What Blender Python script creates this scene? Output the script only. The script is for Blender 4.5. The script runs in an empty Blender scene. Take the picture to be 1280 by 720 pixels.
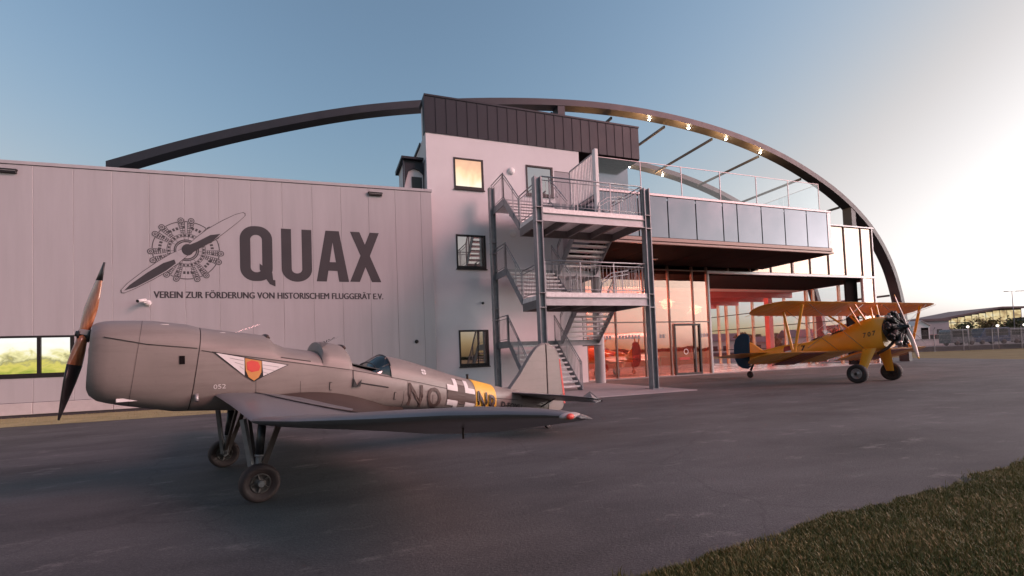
import bpy, bmesh, math, random
import numpy as np
from mathutils import Vector, Matrix, noise as mnoise
rnd = random.Random(7)
R = math.radians
sc = bpy.context.scene
COL = sc.collection

# ------------------------------------------------------------------ camera
cam_d = bpy.data.cameras.new("camera"); cam = bpy.data.objects.new("camera", cam_d); COL.objects.link(cam)
CF, CP, CR, CY, CSX, CSY, CH = 587.1, R(2.083), R(2.157), R(19.829), -16.3, 65.3, 1.4
fwd = Vector((math.sin(CY)*math.cos(CP), math.cos(CY)*math.cos(CP), math.sin(CP)))
rt = Vector((math.cos(CY), -math.sin(CY), 0)); dn = fwd.cross(rt)
r2 = rt*math.cos(CR)+dn*math.sin(CR); d2 = -rt*math.sin(CR)+dn*math.cos(CR)
mw = Matrix.Identity(4)
for i in range(3):
    mw[i][0] = r2[i]; mw[i][1] = -d2[i]; mw[i][2] = -fwd[i]
mw[2][3] = CH
cam.matrix_world = mw
cam_d.sensor_width = 36; cam_d.sensor_fit = 'HORIZONTAL'; cam_d.lens = CF/1280*36
cam_d.shift_x = -CSX/1280; cam_d.shift_y = CSY/1280
cam_d.clip_start = 0.05; cam_d.clip_end = 6000
sc.camera = cam

# ------------------------------------------------------------------ sky, sun, exposure
SUN_AZ = Vector((0.97, -0.243, 0)); SUN_EL = R(8)
w = bpy.data.worlds.new("World"); sc.world = w; w.use_nodes = True
nt = w.node_tree; bg = nt.nodes['Background']
sky = nt.nodes.new('ShaderNodeTexSky'); sky.sky_type = 'NISHITA'; sky.sun_disc = False
sky.sun_elevation = SUN_EL; sky.sun_rotation = math.atan2(SUN_AZ.x, SUN_AZ.y)-R(0)
sky.air_density = 1.35; sky.dust_density = 2.4; sky.ozone_density = 2.7
gm = nt.nodes.new('ShaderNodeGamma'); gm.inputs[1].default_value = 1.22
hs = nt.nodes.new('ShaderNodeHueSaturation'); hs.inputs['Saturation'].default_value = 0.77
tn = nt.nodes.new('ShaderNodeMixRGB'); tn.blend_type = 'MULTIPLY'; tn.inputs[0].default_value = 1.0; tn.inputs[2].default_value = (0.92, 0.98, 1.0, 1)
# bright sky near the sunset loses its colour and turns cream, as a dusk exposure shows it
lm = nt.nodes.new('ShaderNodeRGBToBW'); mr = nt.nodes.new('ShaderNodeMapRange'); mr.interpolation_type = 'SMOOTHSTEP'
mr.inputs['From Min'].default_value = 0.75; mr.inputs['From Max'].default_value = 2.9; mr.inputs['To Max'].default_value = 0.92
cr = nt.nodes.new('ShaderNodeMixRGB'); cr.blend_type = 'MULTIPLY'; cr.inputs[0].default_value = 1.0; cr.inputs[2].default_value = (0.97, 0.91, 0.90, 1)
mxs = nt.nodes.new('ShaderNodeMixRGB')
LK = nt.links.new
LK(sky.outputs[0], gm.inputs[0]); LK(gm.outputs[0], hs.inputs['Color']); LK(hs.outputs[0], tn.inputs[1]); LK(gm.outputs[0], lm.inputs[0]); LK(lm.outputs[0], mr.inputs['Value'])
LK(lm.outputs[0], cr.inputs[1]); LK(mr.outputs[0], mxs.inputs[0]); LK(tn.outputs[0], mxs.inputs[1]); LK(cr.outputs[0], mxs.inputs[2]); LK(mxs.outputs[0], bg.inputs[0]); bg.inputs[1].default_value = 0.12
sd = bpy.data.lights.new("sun", 'SUN'); sun = bpy.data.objects.new("sun", sd); COL.objects.link(sun)
sd.energy = 1.2; sd.angle = R(24); sd.color = (1.0, 0.46, 0.46)
LAMP_AZ = Vector((0.79, -0.613, 0)).normalized(); LAMP_EL = R(30)      # the glow after sunset, centred a little ahead of the sun
sv = Vector((LAMP_AZ.x*math.cos(LAMP_EL), LAMP_AZ.y*math.cos(LAMP_EL), math.sin(LAMP_EL)))
sun.rotation_euler = sv.to_track_quat('Z', 'Y').to_euler()
sc.view_settings.view_transform = 'Standard'; sc.view_settings.look = 'None'
sc.view_settings.exposure = 1.17; sc.view_settings.gamma = 1.0
sc.view_settings.use_curve_mapping = False

# ------------------------------------------------------------------ materials
MATS = {}
def mat(name, col, rough=0.5, metal=0.0, var=0.12, scale=4.0, bump=0.0, bscale=None, spec=0.5, coat=0.0,
        detail=6.0, stretch=(1, 1, 1), col2=None, wear=0.0):
    m = bpy.data.materials.new(name); m.use_nodes = True; t = m.node_tree; N = t.nodes; L = t.links
    b = N['Principled BSDF']; tc = N.new('ShaderNodeTexCoord'); mp = N.new('ShaderNodeMapping')
    mp.inputs['Scale'].default_value = stretch; L.new(tc.outputs['Object'], mp.inputs['Vector'])
    nz = N.new('ShaderNodeTexNoise'); nz.inputs['Scale'].default_value = scale; nz.inputs['Detail'].default_value = detail
    nz.inputs['Roughness'].default_value = 0.62
    L.new(mp.outputs[0], nz.inputs['Vector'])
    rp = N.new('ShaderNodeValToRGB'); c = Vector(col)
    hi = Vector(col2) if col2 else c*(1+var); lo = c*(1-var)
    rp.color_ramp.elements[0].position = 0.3; rp.color_ramp.elements[1].position = 0.72
    rp.color_ramp.elements[0].color = (*lo, 1); rp.color_ramp.elements[1].color = (*hi, 1)
    L.new(nz.outputs['Fac'], rp.inputs['Fac'])
    src = rp.outputs['Color']
    if wear:
        n2 = N.new('ShaderNodeTexNoise'); n2.inputs['Scale'].default_value = scale*9; n2.inputs['Detail'].default_value = 4
        L.new(mp.outputs[0], n2.inputs['Vector'])
        r3 = N.new('ShaderNodeValToRGB'); r3.color_ramp.elements[0].position = 0.6; r3.color_ramp.elements[1].position = 0.75
        r3.color_ramp.elements[0].color = (0, 0, 0, 1); r3.color_ramp.elements[1].color = (wear, wear, wear, 1)
        L.new(n2.outputs['Fac'], r3.inputs['Fac'])
        mx = N.new('ShaderNodeMixRGB'); mx.blend_type = 'MIX'; mx.inputs[2].default_value = (*(c*0.55), 1)
        L.new(r3.outputs[0], mx.inputs[0]); L.new(src, mx.inputs[1]); src = mx.outputs[0]
    L.new(src, b.inputs['Base Color'])
    rr = N.new('ShaderNodeMapRange'); rr.inputs['To Min'].default_value = max(0.02, rough-0.10); rr.inputs['To Max'].default_value = min(1, rough+0.12)
    L.new(nz.outputs['Fac'], rr.inputs['Value']); L.new(rr.outputs[0], b.inputs['Roughness'])
    b.inputs['Metallic'].default_value = metal; b.inputs['Specular IOR Level'].default_value = spec; b.inputs['Coat Weight'].default_value = coat
    if bump:
        n3 = N.new('ShaderNodeTexNoise'); n3.inputs['Scale'].default_value = bscale or scale*8; n3.inputs['Detail'].default_value = 5
        L.new(mp.outputs[0], n3.inputs['Vector'])
        bp = N.new('ShaderNodeBump'); bp.inputs['Strength'].default_value = bump; bp.inputs['Distance'].default_value = 0.02
        L.new(n3.outputs['Fac'], bp.inputs['Height']); L.new(bp.outputs[0], b.inputs['Normal'])
    MATS[name] = m
    return m
def streaks(m, amount, sc3, scale, dark=0.55):     # oil and weather streaks along one direction over a finished paint
    t = m.node_tree; N = t.nodes; L = t.links; b = N['Principled BSDF']; src = b.inputs['Base Color'].links[0].from_socket
    tc = N.new('ShaderNodeTexCoord'); mp = N.new('ShaderNodeMapping'); mp.inputs['Scale'].default_value = sc3; L.new(tc.outputs['Object'], mp.inputs[0])
    n = N.new('ShaderNodeTexNoise'); n.inputs['Scale'].default_value = scale; n.inputs['Detail'].default_value = 7; n.inputs['Roughness'].default_value = 0.7; L.new(mp.outputs[0], n.inputs['Vector'])
    r = N.new('ShaderNodeValToRGB'); r.color_ramp.elements[0].position = 0.48; r.color_ramp.elements[1].position = 0.74
    r.color_ramp.elements[0].color = (0, 0, 0, 1); r.color_ramp.elements[1].color = (amount,)*3+(1,); L.new(n.outputs['Fac'], r.inputs[0])
    mu = N.new('ShaderNodeMixRGB'); mu.blend_type = 'MULTIPLY'; mu.inputs[2].default_value = (dark, dark*0.93, dark*0.88, 1); L.new(r.outputs[0], mu.inputs[0]); L.new(src, mu.inputs[1]); L.new(mu.outputs[0], b.inputs['Base Color'])
def emit(name, col, strength):
    m = bpy.data.materials.new(name); m.use_nodes = True; b = m.node_tree.nodes['Principled BSDF']
    b.inputs['Base Color'].default_value = (*col, 1); b.inputs['Emission Color'].default_value = (*col, 1); b.inputs['Emission Strength'].default_value = strength
    return m
def lit_room(name, ramp, strength, scale, sc3=(1, 1, 1), zr=None, detail=5):
    # a lit room seen through its window: patches of wall, furniture and lamp light
    m = bpy.data.materials.new(name); m.use_nodes = True; t = m.node_tree; N = t.nodes; L = t.links; b = N['Principled BSDF']
    tc = N.new('ShaderNodeTexCoord'); mp = N.new('ShaderNodeMapping'); mp.inputs['Scale'].default_value = sc3
    L.new(tc.outputs['Object'], mp.inputs[0]); nz = N.new('ShaderNodeTexNoise'); nz.inputs['Scale'].default_value = scale
    nz.inputs['Detail'].default_value = detail; nz.inputs['Roughness'].default_value = 0.6; nz.inputs['Distortion'].default_value = 0.4
    L.new(mp.outputs[0], nz.inputs['Vector'])
    rp = N.new('ShaderNodeValToRGB'); e = rp.color_ramp.elements
    e[0].position, e[0].color = ramp[0][0], (*ramp[0][1], 1); e[1].position, e[1].color = ramp[-1][0], (*ramp[-1][1], 1)
    for p, c in ramp[1:-1]:
        k = e.new(p); k.color = (*c, 1)
    fac = nz.outputs['Fac']
    if zr:
        sx = N.new('ShaderNodeSeparateXYZ'); L.new(tc.outputs['Object'], sx.inputs[0]); mr_ = N.new('ShaderNodeMapRange'); mr_.inputs['From Min'].default_value = zr[0]; mr_.inputs['From Max'].default_value = zr[1]; L.new(sx.outputs['Z'], mr_.inputs['Value'])
        ad = N.new('ShaderNodeMath'); ad.operation = 'MULTIPLY_ADD'; ad.inputs[1].default_value = zr[2]; L.new(mr_.outputs[0], ad.inputs[0])
        m5 = N.new('ShaderNodeMath'); m5.operation = 'MULTIPLY'; m5.inputs[1].default_value = 1-zr[2]; L.new(fac, m5.inputs[0]); L.new(m5.outputs[0], ad.inputs[2]); fac = ad.outputs[0]
    L.new(fac, rp.inputs[0]); L.new(rp.outputs[0], b.inputs['Emission Color']); b.inputs['Emission Strength'].default_value = strength
    b.inputs['Base Color'].default_value = (0.02, 0.02, 0.02, 1); b.inputs['Roughness'].default_value = 0.1
    return m
def glass(name, tint, refl, rough=0.01, rtint=(1, 1, 1)):
    m = bpy.data.materials.new(name); m.use_nodes = True; t = m.node_tree; N = t.nodes; L = t.links
    N.remove(N['Principled BSDF']); out = N['Material Output']
    tr = N.new('ShaderNodeBsdfTransparent'); tr.inputs[0].default_value = (*tint, 1)
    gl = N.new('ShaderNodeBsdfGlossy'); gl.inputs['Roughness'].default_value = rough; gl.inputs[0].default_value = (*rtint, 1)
    tc = N.new('ShaderNodeTexCoord'); nz = N.new('ShaderNodeTexNoise'); nz.inputs['Scale'].default_value = 0.9; nz.inputs['Detail'].default_value = 1
    L.new(tc.outputs['Object'], nz.inputs['Vector'])
    bp = N.new('ShaderNodeBump'); bp.inputs['Strength'].default_value = 0.06; bp.inputs['Distance'].default_value = 0.05
    L.new(nz.outputs['Fac'], bp.inputs['Height']); L.new(bp.outputs[0], gl.inputs['Normal'])
    fr = N.new('ShaderNodeLayerWeight'); fr.inputs['Blend'].default_value = 0.5      # Schlick reflectance, the same from both sides of the pane
    pw = N.new('ShaderNodeMath'); pw.operation = 'POWER'; pw.inputs[1].default_value = 5.0; L.new(fr.outputs['Facing'], pw.inputs[0])
    ma = N.new('ShaderNodeMath'); ma.operation = 'MULTIPLY_ADD'; ma.use_clamp = True; ma.inputs[1].default_value = 0.9-refl*0.6; ma.inputs[2].default_value = refl+0.02
    L.new(pw.outputs[0], ma.inputs[0]); mx = N.new('ShaderNodeMixShader')
    L.new(ma.outputs[0], mx.inputs[0]); L.new(tr.outputs[0], mx.inputs[1]); L.new(gl.outputs[0], mx.inputs[2]); L.new(mx.outputs[0], out.inputs[0])
    return m

M_panel = mat('panel_metal', (0.47, 0.455, 0.465), 0.42, 0.0, 0.065, 1.0, 0.04, 2.5, spec=0.45, stretch=(2.2, 1, 0.22))
M_plinth = mat('plinth_concrete', (0.55, 0.51, 0.5), 0.8, 0, 0.12, 1.5, 0.15)
M_dark_base = mat('dark_base', (0.05, 0.045, 0.05), 0.8)
M_render = mat('white_render', (0.72, 0.69, 0.70), 0.85, 0, 0.04, 0.8, 0.08, 60)
M_zinc = mat('dark_zinc', (0.016, 0.020, 0.028), 0.55, 0.15, 0.15, 1.2, 0.03, 6)
M_frame = mat('window_frame_dark', (0.016, 0.012, 0.012), 0.5, 0, 0.15, 8)
M_steel = mat('galvanised_steel', (0.29, 0.295, 0.31), 0.45, 0.45, 0.18, 5, 0.03)
M_tread = mat('galvanised_tread', (0.74, 0.71, 0.70), 0.5, 0.2, 0.15, 9, 0.05)
M_fascia = mat('galvanised_fascia', (0.46, 0.45, 0.46), 0.5, 0.25, 0.12, 3)
M_arch = mat('arch_paint', (0.022, 0.026, 0.034), 0.5, 0, 0.2, 1.5)
M_mull = mat('mullion_bronze', (0.22, 0.16, 0.14), 0.4, 0.4, 0.1, 6)
M_trim = mat('trim_aluminium', (0.42, 0.40, 0.41), 0.4, 0.5, 0.1, 5)
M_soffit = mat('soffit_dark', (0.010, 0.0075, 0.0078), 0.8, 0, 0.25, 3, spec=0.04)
M_cpanel = mat('canopy_glass_panel', (0.27, 0.27, 0.305), 0.10, 0.9, 0.03, 0.8, 0.0)
M_glass = glass('facade_glass', (0.84, 0.70, 0.64), 0.40, 0.012, (1.0, 0.80, 0.68))  # warm reflection tint puts the sunset's orange into the glass colour
M_clear = glass('clear_glass', (0.95, 0.975, 0.985), 0.03, 0.01)
M_wglass = glass('window_glass', (0.25, 0.27, 0.28), 0.65, 0.015, (1.0, 0.88, 0.84))  # pinkish reflection tint carries the evening sky's colour in the material
M_white = mat('white_paint', (0.75, 0.74, 0.73), 0.5, 0, 0.05, 3)
M_ink = mat('charcoal_lettering', (0.060, 0.056, 0.060), 0.6, 0, 0.08, 2)
M_ink2 = mat('grey_print', (0.085, 0.08, 0.083), 0.6, 0, 0.08, 2)
M_conc = mat('concrete_slab', (0.30, 0.27, 0.27), 0.85, 0, 0.14, 1.2, 0.15, 30)
M_col = mat('column_concrete', (0.42, 0.40, 0.40), 0.7, 0, 0.1, 2, 0.05)
M_redwall = mat('interior_red', (0.45, 0.10, 0.09), 0.6, 0, 0.15, 1)
M_inter = mat('interior_plaster', (0.55, 0.45, 0.42), 0.7, 0, 0.1, 1)
M_floor = mat('hall_floor', (0.42, 0.36, 0.35), 0.25, 0, 0.1, 1)
M_wood = mat('interior_timber', (0.42, 0.24, 0.13), 0.5, 0, 0.2, 3)
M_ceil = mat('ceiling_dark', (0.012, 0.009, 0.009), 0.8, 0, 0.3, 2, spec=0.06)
M_warm = emit('warm_lamp', (1.0, 0.78, 0.52), 70)
M_redlamp = emit('red_tube', (1.0, 0.22, 0.18), 4)
M_whitelamp = emit('white_globe', (1.0, 0.9, 0.78), 1.2)
M_gauzegrey = mat('frosted_film', (0.35, 0.30, 0.30), 0.6)
# aircraft
M_kgrey = mat('warplane_grey', (0.205, 0.174, 0.158), 0.45, 0, 0.10, 1.6, 0.04, 12, wear=0.12)
streaks(M_kgrey, 0.42, (0.5, 3, 5), 2.2); streaks(M_panel, 0.09, (5, 1, 0.25), 1.4, 0.72)
M_kwing = mat('warplane_wing_grey', (0.115, 0.117, 0.126), 0.33, 0, 0.08, 1.6, 0.03, 10, wear=0.15)
M_kbelly = mat('warplane_belly', (0.20, 0.17, 0.15), 0.5, 0, 0.14, 2)
M_kbrown = mat('dark_brown', (0.045, 0.029, 0.024), 0.5, 0, 0.2, 3)  # brown of struts and pipe; on the root fillet it paints in shade
M_kline = mat('seam_dark', (0.035, 0.03, 0.03), 0.7)
M_kwhite = mat('marking_white', (0.62, 0.58, 0.57), 0.55, 0, 0.06, 6)
M_crest = mat('crest_orange', (0.50, 0.22, 0.06), 0.55)
M_tip = mat('tip_fairing', (0.34, 0.29, 0.28), 0.5)
M_kcode = mat('marking_brown', (0.075, 0.047, 0.040), 0.55, 0, 0.1, 6)
M_kyel = mat('marking_yellow', (0.72, 0.40, 0.05), 0.5, 0, 0.06, 6)
M_kred = mat('marking_red', (0.55, 0.055, 0.04), 0.5, 0, 0.1, 6)
M_propw = mat('laminated_wood', (0.30, 0.105, 0.045), 0.16, 0, 0.35, 3, 0, stretch=(14, 14, 0.6), coat=0.8, col2=(0.50, 0.20, 0.09))
M_black = mat('black_paint', (0.018, 0.017, 0.018), 0.35, 0, 0.2, 6)
M_rubber = mat('tyre_rubber', (0.028, 0.024, 0.024), 0.75, 0, 0.25, 10, 0.1)
M_rubred = mat('dusty_tyre', (0.040, 0.023, 0.021), 0.75, 0, 0.25, 8, 0.1)
M_rim = mat('dull_rim', (0.07, 0.055, 0.05), 0.5, 0.2, 0.2, 8)
M_hub = mat('wheel_metal', (0.30, 0.28, 0.28), 0.4, 0.5, 0.15, 8)
M_strut = mat('strut_grey', (0.17, 0.16, 0.16), 0.45, 0.2, 0.15, 6)
M_yel = mat('trainer_yellow', (0.80, 0.345, 0.028), 0.33, 0, 0.07, 1.5, 0.03, 6, coat=0.3)
M_maroon = mat('maroon_band', (0.22, 0.02, 0.025), 0.4)
M_blue = mat('rudder_blue', (0.010, 0.050, 0.095), 0.65, 0, 0.12, 3, spec=0.15)
M_under = mat('wing_under_brown', (0.16, 0.095, 0.05), 0.5, 0, 0.15, 2)
M_engine = mat('engine_black', (0.022, 0.021, 0.022), 0.35, 0.4, 0.4, 14)
M_fin_al = mat('engine_alloy', (0.20, 0.19, 0.18), 0.35, 0.7, 0.25, 14)
M_propal = mat('propeller_alloy', (0.50, 0.38, 0.36), 0.35, 0.5, 0.08, 5)
M_screen = glass('windscreen', (0.35, 0.42, 0.38), 0.10, 0.03)
M_vehred = mat('red_aircraft', (0.55, 0.06, 0.05), 0.3, 0, 0.1, 2, coat=0.4)
# background
M_trunk = mat('bark', (0.06, 0.045, 0.035), 0.9, 0, 0.3, 8, 0.3)
M_leafA = mat('leaf_olive', (0.075, 0.085, 0.030), 0.7, 0, 0.4, 0.8)
M_leafB = mat('leaf_autumn', (0.15, 0.105, 0.035), 0.7, 0, 0.4, 0.8)
M_leafD = mat('leaf_dark', (0.075, 0.080, 0.05), 0.8, 0, 0.4, 0.3)
M_farroof = mat('far_roof', (0.10, 0.07, 0.075), 0.6)
M_fargrey = mat('far_grey_cladding', (0.33, 0.32, 0.34), 0.6, 0, 0.08, 0.5)
M_fence = mat('fence_steel', (0.22, 0.21, 0.22), 0.5, 0.4)
M_cars = [mat('car_paint_%d' % i, c, 0.25, 0.2, 0.05, 3, coat=0.6) for i, c in enumerate(
    [(0.12, 0.13, 0.15), (0.045, 0.065, 0.12), (0.13, 0.13, 0.15), (0.03, 0.06, 0.14), (0.35, 0.03, 0.03), (0.4, 0.4, 0.4)])]
M_carglass = mat('car_glass', (0.03, 0.035, 0.04), 0.08, 0, 0.1, 3)

def ground_mat(name, lo, hi, scale, fine, rough, bump, stretch=(1, 1, 1), patch=None, spec=0.5, crack=0.0):
    m = bpy.data.materials.new(name); m.use_nodes = True; t = m.node_tree; N = t.nodes; L = t.links; b = N['Principled BSDF']
    tc = N.new('ShaderNodeTexCoord'); mp = N.new('ShaderNodeMapping'); mp.inputs['Scale'].default_value = stretch
    L.new(tc.outputs['Object'], mp.inputs[0])
    def nz(s, d, r=0.6):
        n = N.new('ShaderNodeTexNoise'); n.inputs['Scale'].default_value = s; n.inputs['Detail'].default_value = d; n.inputs['Roughness'].default_value = r
        L.new(mp.outputs[0], n.inputs['Vector']); return n
    a = nz(scale, 7); f = nz(fine, 3, 0.7); p = nz(scale*0.22, 3)
    ad = N.new('ShaderNodeMath'); ad.operation = 'MULTIPLY_ADD'; ad.inputs[1].default_value = 0.55
    L.new(a.outputs['Fac'], ad.inputs[0])
    m2 = N.new('ShaderNodeMath'); m2.operation = 'MULTIPLY'; m2.inputs[1].default_value = 0.25; L.new(f.outputs['Fac'], m2.inputs[0])
    m3 = N.new('ShaderNodeMath'); m3.operation = 'MULTIPLY_ADD'; m3.inputs[1].default_value = 0.25; L.new(p.outputs['Fac'], m3.inputs[0]); L.new(m2.outputs[0], m3.inputs[2])
    L.new(m3.outputs[0], ad.inputs[2])
    rp = N.new('ShaderNodeValToRGB'); rp.color_ramp.elements[0].position = 0.36; rp.color_ramp.elements[1].position = 0.66
    rp.color_ramp.elements[0].color = (*lo, 1); rp.color_ramp.elements[1].color = (*hi, 1)
    L.new(ad.outputs[0], rp.inputs[0]); src = rp.outputs[0]
    if patch:
        pn = nz(patch[1], 8, 0.75); pr = N.new('ShaderNodeValToRGB'); pr.color_ramp.elements[0].position = 0.57; pr.color_ramp.elements[1].position = 0.70
        pr.color_ramp.elements[0].color = (0, 0, 0, 1); pr.color_ramp.elements[1].color = (patch[2],)*3+(1,)
        L.new(pn.outputs['Fac'], pr.inputs[0]); mx = N.new('ShaderNodeMixRGB'); mx.inputs[2].default_value = (*patch[0], 1)
        L.new(pr.outputs[0], mx.inputs[0]); L.new(src, mx.inputs[1]); src = mx.outputs[0]
    if crack:
        wn = N.new('ShaderNodeTexNoise'); wn.inputs['Scale'].default_value = 1.4; wn.inputs['Detail'].default_value = 5; L.new(tc.outputs['Object'], wn.inputs['Vector'])
        wm = N.new('ShaderNodeMixRGB'); wm.blend_type = 'LINEAR_LIGHT'; wm.inputs[0].default_value = 0.35; L.new(tc.outputs['Object'], wm.inputs[1]); L.new(wn.outputs['Color'], wm.inputs[2])
        vo = N.new('ShaderNodeTexVoronoi'); vo.feature = 'DISTANCE_TO_EDGE'; vo.inputs['Scale'].default_value = 0.28; L.new(wm.outputs[0], vo.inputs['Vector'])
        cr_ = N.new('ShaderNodeValToRGB'); cr_.color_ramp.elements[0].position = 0.0; cr_.color_ramp.elements[1].position = 0.008; cr_.color_ramp.elements[0].color = (crack,)*3+(1,); cr_.color_ramp.elements[1].color = (0, 0, 0, 1); L.new(vo.outputs['Distance'], cr_.inputs[0])
        gate = N.new('ShaderNodeMath'); gate.operation = 'MULTIPLY'; L.new(cr_.outputs[0], gate.inputs[0]); L.new(p.outputs['Fac'], gate.inputs[1])
        m7 = N.new('ShaderNodeMixRGB'); m7.inputs[2].default_value = (lo[0]*0.4, lo[1]*0.4, lo[2]*0.4, 1); L.new(gate.outputs[0], m7.inputs[0]); L.new(src, m7.inputs[1]); src = m7.outputs[0]
        sp = N.new('ShaderNodeTexVoronoi'); sp.inputs['Scale'].default_value = 70; L.new(tc.outputs['Object'], sp.inputs['Vector'])
        sr = N.new('ShaderNodeValToRGB'); sr.color_ramp.elements[0].position = 0.05; sr.color_ramp.elements[1].position = 0.5; sr.color_ramp.elements[0].color = (1.55, 1.5, 1.45, 1); sr.color_ramp.elements[1].color = (0.85, 0.85, 0.85, 1); L.new(sp.outputs['Distance'], sr.inputs[0])
        m8 = N.new('ShaderNodeMixRGB'); m8.blend_type = 'MULTIPLY'; m8.inputs[0].default_value = 0.8; L.new(src, m8.inputs[1]); L.new(sr.outputs[0], m8.inputs[2]); src = m8.outputs[0]
    L.new(src, b.inputs['Base Color']); b.inputs['Roughness'].default_value = rough; b.inputs['Specular IOR Level'].default_value = spec
    bp = N.new('ShaderNodeBump'); bp.inputs['Strength'].default_value = bump; bp.inputs['Distance'].default_value = 0.012
    L.new(f.outputs['Fac'], bp.inputs['Height']); L.new(bp.outputs[0], b.inputs['Normal'])
    return m
M_asph = ground_mat('asphalt', (0.030, 0.0315, 0.033), (0.112, 0.114, 0.116), 0.62, 60, 0.80, 0.7, stretch=(0.55, 1.3, 1), patch=((0.185, 0.178, 0.175), 1.7, 0.85), spec=0.35, crack=0.45)
M_asph2 = ground_mat('asphalt_edge', (0.060, 0.055, 0.057), (0.13, 0.12, 0.118), 1.6, 60, 0.85, 0.6, patch=((0.20, 0.18, 0.17), 2.2, 0.6), spec=0.3)
M_turf = ground_mat('turf_soil', (0.042, 0.042, 0.017), (0.105, 0.095, 0.040), 0.8, 18, 0.95, 0.8, spec=0.1)
M_verge = ground_mat('dry_verge', (0.11, 0.092, 0.04), (0.21, 0.17, 0.08), 0.9, 12, 0.95, 0.8, spec=0.1)
M_strip = ground_mat('pale_gravel', (0.22, 0.20, 0.105), (0.40, 0.36, 0.20), 1.2, 22, 0.95, 0.8, spec=0.1)
M_road = ground_mat('far_road', (0.07, 0.065, 0.068), (0.12, 0.11, 0.11), 0.4, 20, 0.85, 0.3, spec=0.3)

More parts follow.
